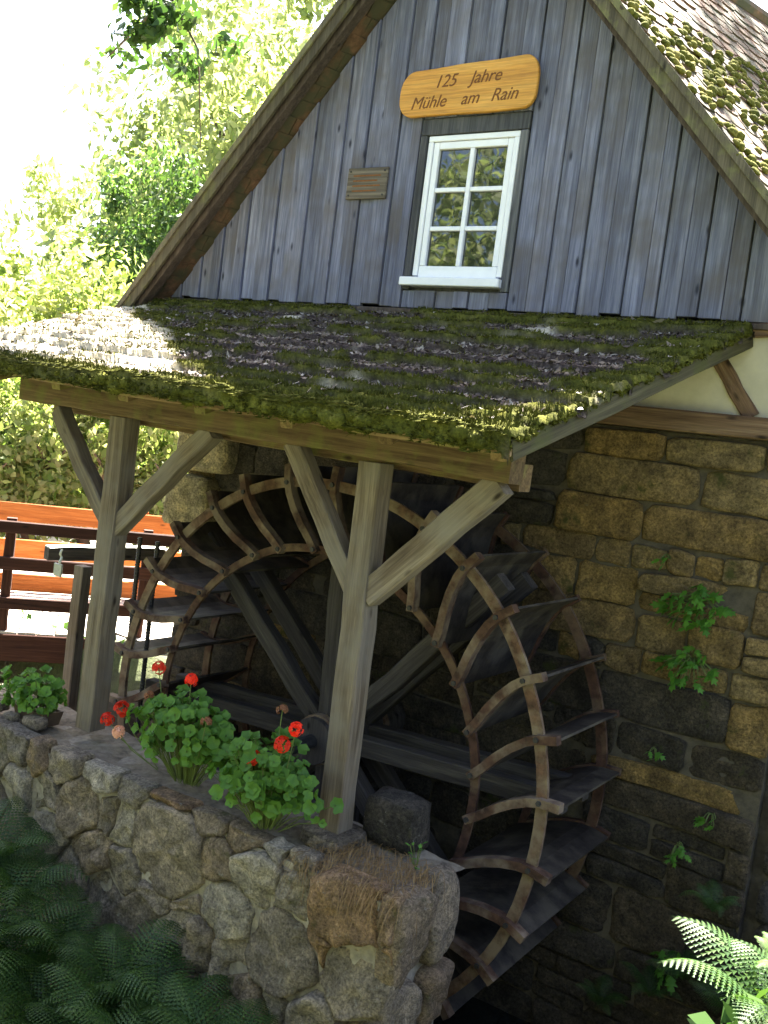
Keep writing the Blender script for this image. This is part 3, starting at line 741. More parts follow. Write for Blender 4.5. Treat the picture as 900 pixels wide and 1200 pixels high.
# leaf litter lying on it
def scraps(n, pos, smin, smax):
    V = []; F = []
    for k in range(n):
        p = pos(); s = random.uniform(smin, smax)*(1.6 if random.random() < .08 else 1); a = random.uniform(0, 6.28); tl = Vector((random.gauss(0, .35), random.gauss(-.3, .35), 1)).normalized()
        X = tl.cross(Vector((math.cos(a), math.sin(a), 0))).normalized(); Y = tl.cross(X); c = random.uniform(-.5, .6)*s
        b = len(V); p = Vector(p)
        for (u_, v_, w_) in ((-1, 0, c), (-.4, .55, 0), (.5, .5, 0), (1.1, 0, c), (.45, -.5, 0), (-.45, -.5, 0)):
            V.append(tuple(p+X*u_*s+Y*v_*s+tl*w_))
        F += [(b, b+1, b+5), (b+1, b+2, b+4, b+5), (b+2, b+3, b+4)]
    return V, F
def rp():
    while True:
        i, j = random.randrange(NU), random.randrange(4, NV-3)
        if (cushion[i, j] < .3 or random.random() < .12) and random.random() > .8*sun_patch[i, j]: return P[i, j]+np.array([0, 0, .008])
V, F = scraps(5200, rp, .008, .026)
o = wput('leaf_litter', V, F, LITTER, None); tag(o, 'scattered dead leaves and twigs lying on the mossy lean-to roof', 'leaf litter', kind='stuff')
tw = []
for k in range(420):
    i, j = random.randrange(10, NU-10), random.randrange(10, NV-10); p = P[i, j]; a = random.uniform(0, 6.28); l = random.uniform(.02, .08)
    tw.append(tube([p+[0, 0, .01], p+np.array([math.cos(a)*l, math.sin(a)*l*.9, math.sin(a)*l*KR+.015])], .0018, 3, False))
V, F = merge(tw); o = wput('twig_litter', V, F, LITTER, None); tag(o, 'thin broken twigs scattered over the mossy lean-to roof', 'twigs', kind='stuff')

# ------------------------------------------------------------------ water wheel
WC = np.array([.29, 0, -1.78]); RO, RI = 1.89, 1.39; YN, YF = -1.12, -.16; NBK = 30
wheel = root('water_wheel', 'large rusty overshot water wheel with curved buckets under the lean-to', 'water wheel', (WC[0], (YN+YF)/2, WC[2]-RO))
def ring(name, r, y, tr, ty, mat, n=90):
    V = []; F = []
    for i in range(n):
        a = 2*math.pi*i/n; c, s = math.cos(a), math.sin(a); jr = .004*math.sin(a*5+r*9)+.003*math.sin(11*a)
        for (dr, dy) in ((-tr, -ty), (tr, -ty), (tr, ty), (-tr, ty)):
            rr = r+dr+jr; V.append((WC[0]+rr*c, y+dy+.006*math.sin(3*a+y), WC[2]+rr*s))
    for i in range(n):
        for j in range(4): F.append((i*4+j, i*4+(j+1) % 4, ((i+1) % n)*4+(j+1) % 4, ((i+1) % n)*4+j))
    return wput(name, V, [f[::-1] for f in F], mat, wheel)
for y, m_ in ((YN, RUST), (YF, RUST_R)):
    ring('outer_rim', RO-.035, y, .036, .014, m_); ring('inner_rim', RI, y, .028, .012, RUST_R)
def bucket_curve():
    # radius, angle offset: leaves the inner rim steeply, bends outwards and ends radially beyond the rim
    return [(RI-.02, -.16), (RI+.07, -.115), (RI+.17, -.065), (RI+.28, -.028), (RI+.39, -.006), (RO-.03, 0.0), (RO+.095, -.006)]
cur = bucket_curve()
def ribbon(y0, y1, th):
    V = []; F = []
    pts = np.array([(r*math.cos(a), r*math.sin(a)) for r, a in cur])
    tg = np.gradient(pts, axis=0); nn = np.stack([-tg[:, 1], tg[:, 0]], -1); nn /= np.linalg.norm(nn, axis=1)[:, None]
    for p, q in zip(pts, nn):
        for s, y in ((-1, y0), (1, y0), (1, y1), (-1, y1)): V.append((p[0]+q[0]*th*s, y, p[1]+q[1]*th*s))
    m = len(cur)
    for i in range(m-1):
        for j in range(4): F.append((i*4+j, i*4+(j+1) % 4, (i+1)*4+(j+1) % 4, (i+1)*4+j))
    F.append((0, 1, 2, 3)[::-1]); F.append(tuple((m-1)*4+j for j in range(4))); return V, F
ym = (YN+YF)/2
BV, BF = ribbon(YN-ym+.016, YF-ym-.016, .008); BM_ = mesh('bucket', BV, BF, RUST_D)
SV, SF = ribbon(-.06, .012, .027); SM_ = mesh('bucket_strap', SV, SF, RUST_M)
SV, SF = ribbon(-.012, .03, .024); SM2 = mesh('bucket_strap', SV, SF, RUST_R)
V, F = tube([(0, -.012, 0), (0, .004, 0)], .017, 6); BOLT = mesh('bolt', V, F, IRON)
for k in range(NBK):
    a = 2*math.pi*(k+.42)/NBK
    b_ = put('bucket', BM_, wheel); b_.location = (0, 0, RO); b_.rotation_euler = (random.gauss(0, .006), -a+random.gauss(0, .008), 0)
    for me_, yo in ((SM_, YN-ym), (SM2, YF-ym)):
        s_ = put('bucket_strap', me_, b_); s_.location = (0, yo, 0)
    for rr_, aa_ in ((RI, -.15), (RO-.035, 0.0)):
        bo = put('bolt', BOLT, b_); bo.location = (rr_*math.cos(aa_), YN-ym-.062, rr_*math.sin(aa_))
for ys_ in (-.80, -.46):
    for k in range(8):
        a = R(45*k+3); c_, s_ = math.cos(a), math.sin(a)
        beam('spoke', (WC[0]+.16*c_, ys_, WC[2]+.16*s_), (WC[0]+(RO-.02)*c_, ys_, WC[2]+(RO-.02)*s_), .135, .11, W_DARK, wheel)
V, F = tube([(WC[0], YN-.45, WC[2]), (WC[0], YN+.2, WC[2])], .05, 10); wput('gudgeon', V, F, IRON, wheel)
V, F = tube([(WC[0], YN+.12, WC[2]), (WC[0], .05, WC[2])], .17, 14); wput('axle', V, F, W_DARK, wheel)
for yb_ in (-.95, -.32): 
    V, F = tube([(WC[0], yb_, WC[2]), (WC[0], yb_+.06, WC[2])], .183, 18); wput('axle_band', V, F, RUST, wheel)
# pit-side timber trestle behind/below the wheel, bearing the axle
tr_ = root('axle_trestle', 'dark timber trestle carrying the wheel axle behind the front post', 'trestle', (.33, -1.5, -3.7))
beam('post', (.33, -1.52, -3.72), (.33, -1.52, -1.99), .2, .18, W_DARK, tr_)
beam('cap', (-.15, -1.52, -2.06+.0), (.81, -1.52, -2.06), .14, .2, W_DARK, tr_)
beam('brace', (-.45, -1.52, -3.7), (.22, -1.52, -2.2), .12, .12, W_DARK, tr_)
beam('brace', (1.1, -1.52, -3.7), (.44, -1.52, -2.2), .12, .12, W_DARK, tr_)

# ------------------------------------------------------------------ front retaining wall
YW = -2.33; WX0, WX1, ZT, ZB = -3.3, 1.93, -1.90, -3.72
rw = root('rubble_retaining_wall', 'rough granite boulder wall carrying the shelter posts', 'wall', (-.6, -2.0, ZB))
box('mortar', WX0+.05, WX1-.05, YW+.012, -1.66, ZB, ZT-.05, MORTAR, rw, 0)
seedpx = [(24,875,.8),(44,890,.7),(77,885,1.1),(120,897,1.1),(159,912,.9),(203,928,1.2),(250,945,1.1),(292,967,1.25),(325,987,.8),(348,1002,.8),(385,1000,.9),(430,1015,.9),
 (20,920,1),(55,930,1),(97,945,1.15),(127,955,.55),(146,968,.6),(198,995,2.1),(257,1010,.9),(305,1022,1.2),(410,1062,1.7),(350,1045,.9),(455,1075,1),
 (57,972,1.1),(112,997,1),(85,1025,.9),(145,1020,.8),(122,1040,.7),(187,1047,.75),(216,1055,.6),(267,1065,1.3),(215,1085,.8),(172,1080,1.1),(237,1103,.8),(270,1120,1),(332,1120,1.7),(382,1110,.7),(420,1150,1.6),(327,1170,.7),(285,1172,1.1),(360,1190,1.1),(470,1145,1.1),(480,1200,1.1),(430,1210,1)]
S = []; Wt = []
for (a, b_, s_) in seedpx:
    p = hit((a, b_), 1, YW); S.append((p[0], p[2])); Wt.append((.145*s_)**2)
for tries in range(900):
    q = (random.uniform(WX0, WX1), random.uniform(ZB-.1, ZT))
    dm = min(math.hypot(q[0]-s[0], q[1]-s[1]) for s in S)
    if dm > .24 and (q[0] < -1.35 or q[1] < -2.55): S.append(q); Wt.append(.012)
def topz(x): return ZT+.03*math.sin(x*3.1)+.02*math.sin(x*7.7)
bound = [(WX0, ZB-.1), (WX1, ZB-.1), (WX1, ZT+.02), (WX0, ZT+.02)]
for (s, poly) in zip(S, cells(S, Wt, bound, .014)):
    if len(poly) < 3: continue
    ar = abs(sum(poly[i][0]*poly[(i+1) % len(poly)][1]-poly[(i+1) % len(poly)][0]*poly[i][1] for i in range(len(poly))))/2
    if ar < .006: continue
    poly = [(a_[0]*(1-t_)+b_[0]*t_+random.uniform(-.016, .016), a_[1]*(1-t_)+b_[1]*t_+random.uniform(-.016, .016)) for a_, b_ in zip(poly, poly[1:]+poly[:1]) for t_ in (0, .5)]
    mt = ST_BROWN if (s[0] > 1.35 and s[1] > -2.35) or (abs(s[0]-.25) < .15 and s[1] > -2.0) or random.random() < .08 else ST_RUBBLE
    V, F = stone_mesh(poly, .105+.10*math.sqrt(ar)*random.uniform(.4, 1.4)+random.uniform(-.012, .025), 0, lambda u_, v_, d: (u_, YW+.10-d, v_), 34, .35, .036, .10, 2)
    wput('stone', V, F, mt, rw, True)
# end face stones
ez = [(ZB, -3.3), (-3.3, -2.85), (-2.85, -2.42), (-2.42, ZT+.01)]
for za, zb_ in ez:
    for ya, yb in ((-2.36, -2.0), (-2.0, -1.66)):
        V, F = stone_mesh([(ya+.012, za+.012), ((ya+yb)/2, za+random.uniform(0, .03)), (yb-.012, za+.012), (yb-.01, zb_-.012), ((ya+yb)/2, zb_-random.uniform(0, .03)), (ya+.012, zb_-.012)], .13, 0, lambda u_, v_, d: (WX1-.09+d, u_, v_), 22, .8, .03, .24, 2)
        wput('stone', V, F, ST_RUBBLE, rw, True)
# wall top: soil/mortar bed with flat stones
nu, nv = 150, 26
uu, vv = np.meshgrid(np.linspace(WX0+.03, WX1-.0, nu), np.linspace(YW+.0, -1.62, nv), indexing='ij')
tz = ZT-.035+.07*(fbm(uu*4, vv*4, 2)-.5)+.03*(fbm(uu*14, vv*14)-.5)-.06*sstep(YW+.1, YW, vv)
ii = np.arange(nu*nv).reshape(nu, nv); F = np.stack([ii[:-1, :-1], ii[1:, :-1], ii[1:, 1:], ii[:-1, 1:]], -1).reshape(-1, 4)
put('wall_top', fastmesh('wall_top', np.stack([uu, vv, tz], -1).reshape(-1, 3)-np.array(rw.location), F, SOIL, True), rw)
for f_ in posts:
    cx = f_(PB); V, F = stone_mesh([(cx-.17, YP-.10), (cx+.16, YP-.12), (cx+.19, YP+.22), (cx-.15, YP+.24)], .075, 0, lambda u_, v_, d: (u_, v_, PB-.072+d), 20, .3, .004, .2, 2)
    wput('pad_stone', V, F, ST_RUBBLE, rw, True)
def lump_stone(name, c, s, mat, parent, seed=0, rnd=.45):
    bm = bmesh.new(); bmesh.ops.create_cube(bm, size=2); bmesh.ops.subdivide_edges(bm, edges=bm.edges, cuts=3, use_grid_fill=True)
    V = np.array([v.co[:] for v in bm.verts]); F = [tuple(v.index for v in f.verts) for f in bm.faces]; bm.free()
    Lq = np.linalg.norm(V, axis=1)[:, None]; V = V*(1-rnd*(1-1/Lq)) * .9
    nz = fbm(V[:, 0]*1.7+seed, V[:, 1]*1.7+seed*2, V[:, 2]*1.7+5, 3)-.5; V = V*(1+.35*nz[:, None])
    return wput(name, V*np.array(s)+np.array(c), F, mat, parent, True)
lump_stone('stone', (1.50, -1.72, -1.77), (.19, .13, .16), ST_DKR, rw, 3, .22)
lump_stone('stone', (-1.75, -2.12, -1.87), (.07, .06, .04), ST_RUBBLE, rw, 5)
lump_stone('stone', (-1.5, -2.2, -1.88), (.06, .05, .04), ST_RUBBLE, rw, 8)
lump_stone('stone', (-1.3, -2.15, -1.87), (.09, .07, .05), ST_RUBBLE, rw, 9)

# dried grass on the end of the wall
def blades(n, pos, lmin, lmax, wd, drop=.0, spread=.6):
    V = []; F = []
    for k in range(n):
        p = np.array(pos()); a = random.uniform(0, 6.28); l = random.uniform(lmin, lmax); dirh = np.array([math.cos(a), math.sin(a)])*spread
        d = np.array([dirh[0], dirh[1]-drop*.7, .6]); sidev = np.cross(d, [0, 0, 1]); sidev = sidev/np.linalg.norm(sidev)*wd
        b = len(V)
        for i, t in enumerate((0, .35, .7, 1)):
            q = p+d*l*t+np.array([0, 0, -drop*l*t*t*1.6-.3*l*t*t]); ww = sidev*(1-t*.85)
            V += [q-ww, q+ww]
        for i in range(3): F.append((b+2*i, b+2*i+1, b+2*i+3, b+2*i+2))
    return V, F
V, F = blades(900, lambda: (random.uniform(1.25, 1.92), random.uniform(-2.36, -1.85), ZT+random.uniform(-.02, .04)), .08, .26, .0022, .75, .5)
o = wput('dry_grass', V, F, STRAW, None); tag(o, 'matted dried brown grass on the end of the boulder wall', 'grass', kind='stuff')

# ------------------------------------------------------------------ geraniums
def ger_leaf():
    n = 14; V = [(0, 0, -.012)]; 
    for i in range(n):
        a = 2*math.pi*i/n; r = 1.0*(1+.07*math.cos(a*7)); r *= .55 if i == 0 else 1
        V.append((r*math.cos(a)*.032, r*math.sin(a)*.032, .008+.006*math.cos(a*3.5)))
    return V, [(0, 1+i, 1+(i+1) % n) for i in range(n)]
GLV, GLF = ger_leaf(); GL = mesh('leaf', GLV, GLF, L_GER, True)
def umbel(mat, n=26, r=.030):
    V = []; F = []
    for k in range(n):
        v = Vector((random.gauss(0, 1), random.gauss(0, 1), random.gauss(.35, .8))).normalized(); c = v*r*random.uniform(.75, 1)
        X = v.orthogonal().normalized(); Y = v.cross(X)
        for q in range(5):
            a = q*2*math.pi/5+k; dd = X*math.cos(a)+Y*math.sin(a); ss = v.cross(dd)*.0055; b = len(V)
            V += [tuple(c), tuple(c+dd*.009+ss+v*.003), tuple(c+dd*.015+v*.001), tuple(c+dd*.009-ss+v*.003)]; F.append((b, b+1, b+2, b+3))
    return mesh('flower_head', V, F, mat)
UM = [umbel(PETAL, 34, .036) for _ in range(3)]; UP = umbel(PETAL_P); UD = umbel(PETAL_D, 12, .022)
def geranium(label, c, rad, nleaf, pot, flowers, lift=.06):
    rt = root('geranium', label, 'geranium', c, 'geraniums on the boulder wall')
    c = np.array(c); rad = np.array(rad)
    if pot:
        x0, x1 = -rad[0]*.55, rad[0]*.55
        bm = [( -1,-1,0),(1,-1,0),(1,1,0),(-1,1,0)]
        V = [(x0*.9, -.07, -.0), (x1*.9, -.07, 0), (x1*.9, .07, 0), (x0*.9, .07, 0), (x0, -.09, .10), (x1, -.09, .10), (x1, .09, .10), (x0, .09, .10),
             (x0+.012, -.078, .10), (x1-.012, -.078, .10), (x1-.012, .078, .10), (x0+.012, .078, .10), (x0+.012, -.075, .085), (x1-.012, -.075, .085), (x1-.012, .075, .085), (x0+.012, .075, .085)]
        F = [(3, 2, 1, 0)]+[(i, (i+1) % 4, 4+(i+1) % 4, 4+i) for i in range(4)]+[(4+i, 4+(i+1) % 4, 8+(i+1) % 4, 8+i) for i in range(4)]+[(8+i, 8+(i+1) % 4, 12+(i+1) % 4, 12+i) for i in range(4)]+[(12, 13, 14, 15)]
        put('planter', mesh('planter', V, F, POTM), rt)
    stems = []
    for k in range(nleaf):
        while True:
            v = np.array([random.gauss(0, 1), random.gauss(0, 1), random.gauss(.15, 1)]); v /= np.linalg.norm(v)
            if v[2] > -.8: break
        lump = 1+.22*math.sin(v[0]*5+c[0]*9)+.12*math.sin(v[2]*6+3)
        p = v*rad*random.uniform(.5, 1.0)*lump + np.array([0, -.05, rad[2]*.85+lift])
        lf = put('leaf', GL, rt); lf.location = p
        nv_ = (Vector(v)+Vector((.25, -.55, .55))+Vector((random.gauss(0, .35), random.gauss(0, .35), random.gauss(0, .3)))).normalized()
        e = nv_.to_track_quat('Z', 'Y').to_euler(); lf.rotation_euler = e; lf.rotation_euler.rotate_axis('Z', random.uniform(0, 6.28))
        s = random.uniform(.75, 1.45); lf.scale = (s, s, s)
        if k % 2 == 0: stems.append(tube([(p[0]*.25, p[1]*.25, .11), (p[0]*.6, p[1]*.6, p[2]*.55+.06), tuple(p)], .0028, 4, False))
    for (fx, fy, fz, kind) in flowers:
        fp = np.array([fx, fy, fz])-c; u = random.choice(UM) if kind == 0 else (UP if kind == 1 else UD)
        fl = put('flower_head', u, rt); fl.location = fp; fl.rotation_euler = (random.uniform(-.5, .5), random.uniform(-.5, .5), random.uniform(0, 6))
        s = random.uniform(1.1, 1.5); fl.scale = (s, s, s)
        stems.append(tube([(fp[0]*.4, fp[1]*.4, .13), (fp[0]*.8, fp[1]*.8, fp[2]*.7), tuple(fp)], .003, 5, False))
    V, F = merge(stems); put('stems', mesh('stems', V, F, STEM), rt)
    return rt
def fpos(q, y): return tuple(hit(q, 1, y))
def base(q, y, z): p = hit(q, 1, y); return (p[0], y, z)
b1 = base((45, 830), -2.02, ZT-.02); b2 = base((222, 880), -2.12, ZT-.06); b3 = base((315, 930), -2.2, ZT-.08)
geranium('leafy geranium without blooms in a planter beside the grey sluice post', b1, (.31, .17, .17), 140, True, [])
geranium('broad bushy geranium with scarlet flower heads held above its leaves on the wall', b2, (.54, .20, .23), 300, False,
         lift=.22, flowers=[fpos((186, 783), -2.1)+(0,), fpos((224, 797), -2.2)+(0,), fpos((143, 831), -2.2)+(0,), fpos((126, 843), -2.2)+(0,), fpos((139, 858), -2.25)+(1,), fpos((242, 846), -2.3)+(2,), fpos((175, 815), -2.2)+(2,)])
geranium('geranium with few scarlet flowers touching the shelter post near the dried grass', b3, (.46, .22, .23), 290, False,
         lift=.19, flowers=[fpos((347, 855), -2.3)+(0,), fpos((331, 873), -2.32)+(0,), fpos((295, 888), -2.34)+(0,), fpos((331, 832), -2.15)+(2,)])

# ------------------------------------------------------------------ ferns and wall plants
def frond_mesh(L, mat, arch, pairs=22, wmax=.25, seed=0):
    rd = random.Random(seed); V = []; F = []
    def spine(t): return np.array([L*(t*.95-.10*t*t), 0, L*arch*(1.15*t-1.15*t*t*t)])
    sp = [spine(i/12) for i in range(13)]; v, f = tube(sp, [.006*(1-i/13) for i in range(13)], 4, False); V += v; F += f
    for i in range(pairs):
        t = .12+.87*i/pairs; p = spine(t); tg = spine(min(1, t+.02))-spine(t-.02); tg /= np.linalg.norm(tg)
        ln = L*wmax*math.sin(math.pi*min(1, (t*.92+.06))**.75)*rd.uniform(.9, 1.08)+.008
        for s in (-1, 1):
            out = np.array([.35*tg[0], s*1.0, .35*tg[2]-.12]); out /= np.linalg.norm(out); wv = np.cross([0, 0, 1], out); wv = tg*.9
            k = 7; pw = L*.87/pairs*.76
            for q in range(k):
                a, b_ = q/k, (q+1)/k; sag = lambda u_: np.array([0, 0, -.22*ln*u_*u_]); c0 = p+out*ln*a+sag(a); c1 = p+out*ln*b_+sag(b_); cm = p+out*ln*(b_+.03)+sag(b_)
                h = pw*(1-.75*a)*.8; n0 = len(V)
                V += [tuple(c0), tuple(cm+wv*h), tuple(c1), tuple(cm-wv*h)]; F += [(n0, n0+2, n0+1), (n0, n0+3, n0+2)]
    return mesh('frond', V, F, mat)
FRD = [frond_mesh(.85, L_FERN, a, seed=i) for i, a in enumerate((.45, .6, .35))]
FRB = [frond_mesh(.8, L_FERNB, a, pairs=32, wmax=.24, seed=i+9) for i, a in enumerate((.5, .35))]
def fern(c, size, n, meshes, label, group):
    rt = root('fern', label, 'fern', c, group)
    for k in range(n):
        f_ = put('frond', random.choice(meshes), rt); s = size*random.uniform(.75, 1.15); f_.scale = (s, s, s)
        f_.rotation_euler = (random.gauss(0, .12), random.uniform(-.75, -.15), 2*math.pi*k/n+random.uniform(-.3, .3))
    return rt
GF = 'ferns at the foot of the boulder wall'
lab = 'dark green fern growing at the foot of the boulder wall'
spots = [(25, 1010, -2.75), (80, 1075, -2.75), (20, 1100, -2.9), (140, 1120, -2.75), (60, 1150, -3.0), (120, 1185, -3.0), (190, 1150, -2.7), (235, 1185, -2.75), (10, 1190, -3.1), (170, 1200, -3.0), (40, 1230, -3.2), (110, 1240, -3.25), (-10, 970, -2.75), (0, 1050, -2.95), (250, 1230, -2.9)]
for (a, b_, y) in spots:
    p = hit((a, b_), 1, y); zb_ = p[2]-.30
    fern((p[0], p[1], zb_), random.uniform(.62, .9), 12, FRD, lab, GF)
# mound under them so they root in soil
# right hand bank
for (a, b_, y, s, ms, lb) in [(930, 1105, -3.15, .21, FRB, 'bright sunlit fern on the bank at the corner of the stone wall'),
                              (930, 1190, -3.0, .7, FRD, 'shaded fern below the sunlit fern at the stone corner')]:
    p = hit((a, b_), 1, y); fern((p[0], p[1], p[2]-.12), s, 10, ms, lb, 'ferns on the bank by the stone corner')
for (a, b_, s) in [(800, 1140, .35), (835, 1060, .32), (760, 1160, .35), (850, 1180, .5), (700, 1170, .3)]:
    p = hit((a, b_), 1, -.25); fern((p[0], -.22, p[2]-.06), s, 7, FRD, 'small dark fern rooted low in the damp stone wall', 'small ferns low on the stone wall')
def leaf_cut():
    out = []; 
    prof = [(0, 0), (.25, .28), (.22, .10), (.55, .36), (.5, .12), (.8, .22), (.78, .08), (1, 0)]
    V = [(x, y, .06*math.sin(x*3)) for x, y in prof]+[(x, -y, .06*math.sin(x*3)) for x, y in prof[1:-1][::-1]]
    n = len(V); V.append((.5, 0, .12)); return [tuple(c_ for c_ in v) for v in V], [(i, (i+1) % n, n) for i in range(n)]
LV, LF = leaf_cut(); LFM = mesh('leaf', LV, LF, L_WALL)
def wall_plant(q, n, size, label, spread=.12):
    p = hit(q, 1, -.05); rt = root('wall_plant', label, 'plant', (p[0], -.045, p[2]), 'plants growing from the stone wall')
    st = []
    for k in range(n):
        a = random.uniform(0, 6.28); r = spread*math.sqrt(random.random()); lp = Vector((r*math.cos(a), -.05-random.random()*.09, r*math.sin(a)*.8-.02))
        l = put('leaf', LFM, rt); l.location = lp; s = size*random.uniform(.7, 1.2); l.scale = (s, s, s)
        l.rotation_euler = (random.uniform(.3, 1.3), random.uniform(0, 1.0), random.uniform(-3.1, .0))
        st.append(tube([(0, .02, 0), (lp.x*.5, lp.y*.7, lp.z*.4+.03), tuple(lp)], .003, 4, False))
    V, F = merge(st); put('stems', mesh('stems', V, F, STEM), rt)
wall_plant((820, 705), 46, .115, 'large green plant with toothed leaves growing from an ochre stone joint', .18)
wall_plant((812, 775), 40, .105, 'drooping green plant hanging just below the large toothed plant on the wall', .16)
wall_plant((785, 655), 4, .07, 'tiny green tuft on the stone wall above the large toothed plant', .05)
wall_plant((768, 880), 5, .08, 'slim green plant in a dark joint beside the wheel buckets', .06)
wall_plant((795, 990), 9, .09, 'small green plant low on the wall between grey stones', .07)
wall_plant((835, 955), 6, .08, 'pair of small leaves on the wall near the stone corner', .06)
wall_plant((790, 1120), 12, .11, 'dark green leafy plant near the foot of the stone wall', .12)
p = hit((492, 985), 1, -1.95); rt = root('weed', 'tiny yellow green weed sprouting on top of the boulder wall end', 'plant', (p[0], -1.95, ZT))
st = []
for k in range(9):
    l = put('leaf', LFM, rt); lp = Vector((random.uniform(-.05, .05), random.uniform(-.04, .04), random.uniform(.03, .15))); l.location = lp; l.scale = (.035,)*3; l.rotation_euler = (random.uniform(-.5, .5), random.uniform(-.6, .3), random.uniform(0, 6))
    st.append(tube([(0, 0, 0), tuple(lp)], .002, 4, False))
V, F = merge(st); put('stems', mesh('stems', V, F, STEM), rt)

# undergrowth on the banks
nu_ = 26000; ux = rng.uniform(-9, 9, nu_); uy = rng.uniform(-9, 6, nu_); uz = H(ux, uy)
ok = (uz > -3.35) & ~((uy > .2) & (ux > -2.6)) & ~((uy > .6) & (ux < -2.5)) & ~((uy > -2.5) & (ux > -3.4) & (ux < 3.3)); ux, uy, uz = ux[ok], uy[ok], uz[ok]; nu_ = len(ux)
Bq = np.stack([ux, uy, uz], -1); d = np.stack([rng.normal(0, .7, nu_), rng.normal(0, .7, nu_), np.ones(nu_)], -1); d /= np.linalg.norm(d, axis=1)[:, None]
sv = np.cross(d, rng.normal(0, 1, (nu_, 3))); sv /= np.linalg.norm(sv, axis=1)[:, None]; ll = (.06+.12*rng.random(nu_))[:, None]; wv = ll*(.08+.22*rng.random(nu_))[:, None]
V = np.stack([Bq, Bq+d*ll*.55+sv*wv, Bq+d*ll-[0, 0, .02], Bq+d*ll*.55-sv*wv], 1).reshape(-1, 3)
tag(put('undergrowth', fastmesh('undergrowth', V, np.arange(nu_*4).reshape(-1, 4), L_FERN)), 'low leafy undergrowth and grass covering the stream banks', 'undergrowth', kind='stuff')

# ------------------------------------------------------------------ sluice gear and footbridge
YS = -1.0
sl_ = root('sluice_gear', 'weathered sluice post and dark crossbar with screw rods beside the footbridge', 'sluice', (-2.3, YS, -3.0))
p0 = hit((97, 663), 1, YS); p1 = hit((84, 830), 1, YS)
beam('post', (p0[0], YS, -3.0), (p0[0], YS, p0[2]), .12, .10, W_POST, sl_)
a_ = hit((66, 648), 1, YS); c_ = hit((200, 650), 2, a_[2])
beam('crossbar', (a_[0], YS-.10, a_[2]), (c_[0], c_[1]-.1, a_[2]), .11, .10, W_DARK, sl_, up=(.6, -.8, 0))
beam('crossbar_cover', (a_[0], YS-.10, a_[2]+.065), (c_[0], c_[1]-.1, a_[2]+.065), .012, .12, ZINC, sl_, up=(.6, -.8, 0))
q_ = hit((68, 668), 1, YS-.16); box('lock_plate', q_[0]-.05, q_[0]+.05, YS-.17, YS-.15, q_[2]-.055, q_[2]+.055, ZINC, sl_)
beam('lock_strap', (q_[0]+.01, YS-.155, q_[2]+.05), (q_[0]+.01, YS-.155, a_[2]+.08), .03, .012, ZINC, sl_)
for qq in (157, 178):
    p = hit((qq, 700), 1, YS+.03)
    P_ = [(p[0], YS+.03, -2.9+i*.012) for i in range(190)]
    V, F = tube(P_, [.017 if i % 2 else .023 for i in range(190)], 6); wput('screw_rod', V, F, IRON, sl_)
beam('gate_board', (p0[0]+.1, YS+.1, -2.2), (p0[0]+1.3, YS+.1, -2.2), .22, .04, W_DARK, sl_); beam('gate_board', (p0[0]+.1, YS+.1, -2.45), (p0[0]+1.3, YS+.1, -2.45), .22, .04, W_DARK, sl_)

dv = np.array([.64, .768, 0]); nv3 = np.array([.768, -.64, 0])
def railing(P0, label, mat, rails, posts_, name='timber_railing', ext=(-4, 2.4), bottom=-2.2):
    P0 = np.array(P0); rt = root(name, label, 'railing', (P0[0], P0[1], bottom), 'footbridge railings')
    for (ya, yb) in rails:
        za = hitp((50, ya), P0, nv3)[2]; zb_ = hitp((50, yb), P0, nv3)[2]
        beam('rail', P0*[1, 1, 0]+dv*ext[0]+[0, 0, (za+zb_)/2], P0*[1, 1, 0]+dv*ext[1]+[0, 0, (za+zb_)/2], abs(za-zb_), .05, mat, rt, up=tuple(-nv3), seg=8, rough=.003)
    for s in posts_:
        q = P0+dv*s+nv3*-.07*1; beam('post', (q[0], q[1], bottom), (q[0], q[1], hitp((50, rails[0][0]-3), P0, nv3)[2]), .10, .09, mat, rt, up=tuple(-nv3))
    return rt
def along(q, P0): p = hitp(q, P0, nv3); return float((p-np.array(P0))@dv)
PF = (-6.38, 1.0, -1.0); PN = (-4.62, -.22, -1.0)
railing(PF, 'bright orange stained timber railing on the far side of the footbridge', W_ORANGE, [(592, 613), (634, 655), (674, 694)], [along((165, 650), PF), along((-60, 650), PF), along((175+60, 650), PF)])
railing(PN, 'dark reddish timber railing on the near side of the footbridge', W_DKRAIL, [(614, 628), (656, 671), (702, 716), (745, 776)], [along((10, 650), PN), along((172, 650), PN), along((-80, 650), PN)])
# bridge deck
dk = root('footbridge_deck', 'timber plank deck between the two footbridge railings', 'deck', (-5.2, .8, -2.25))
for i in range(34):
    s = -4+i*.19; a = np.array(PN)+dv*s; b_ = np.array(PF)+dv*(s+ (np.array(PN)-np.array(PF))@dv)
    beam('plank', (a[0], a[1], -2.16), (b_[0], b_[1], -2.16),   .175, .05, W_PLANK, dk, up=(0, 0, 1), seg=2)

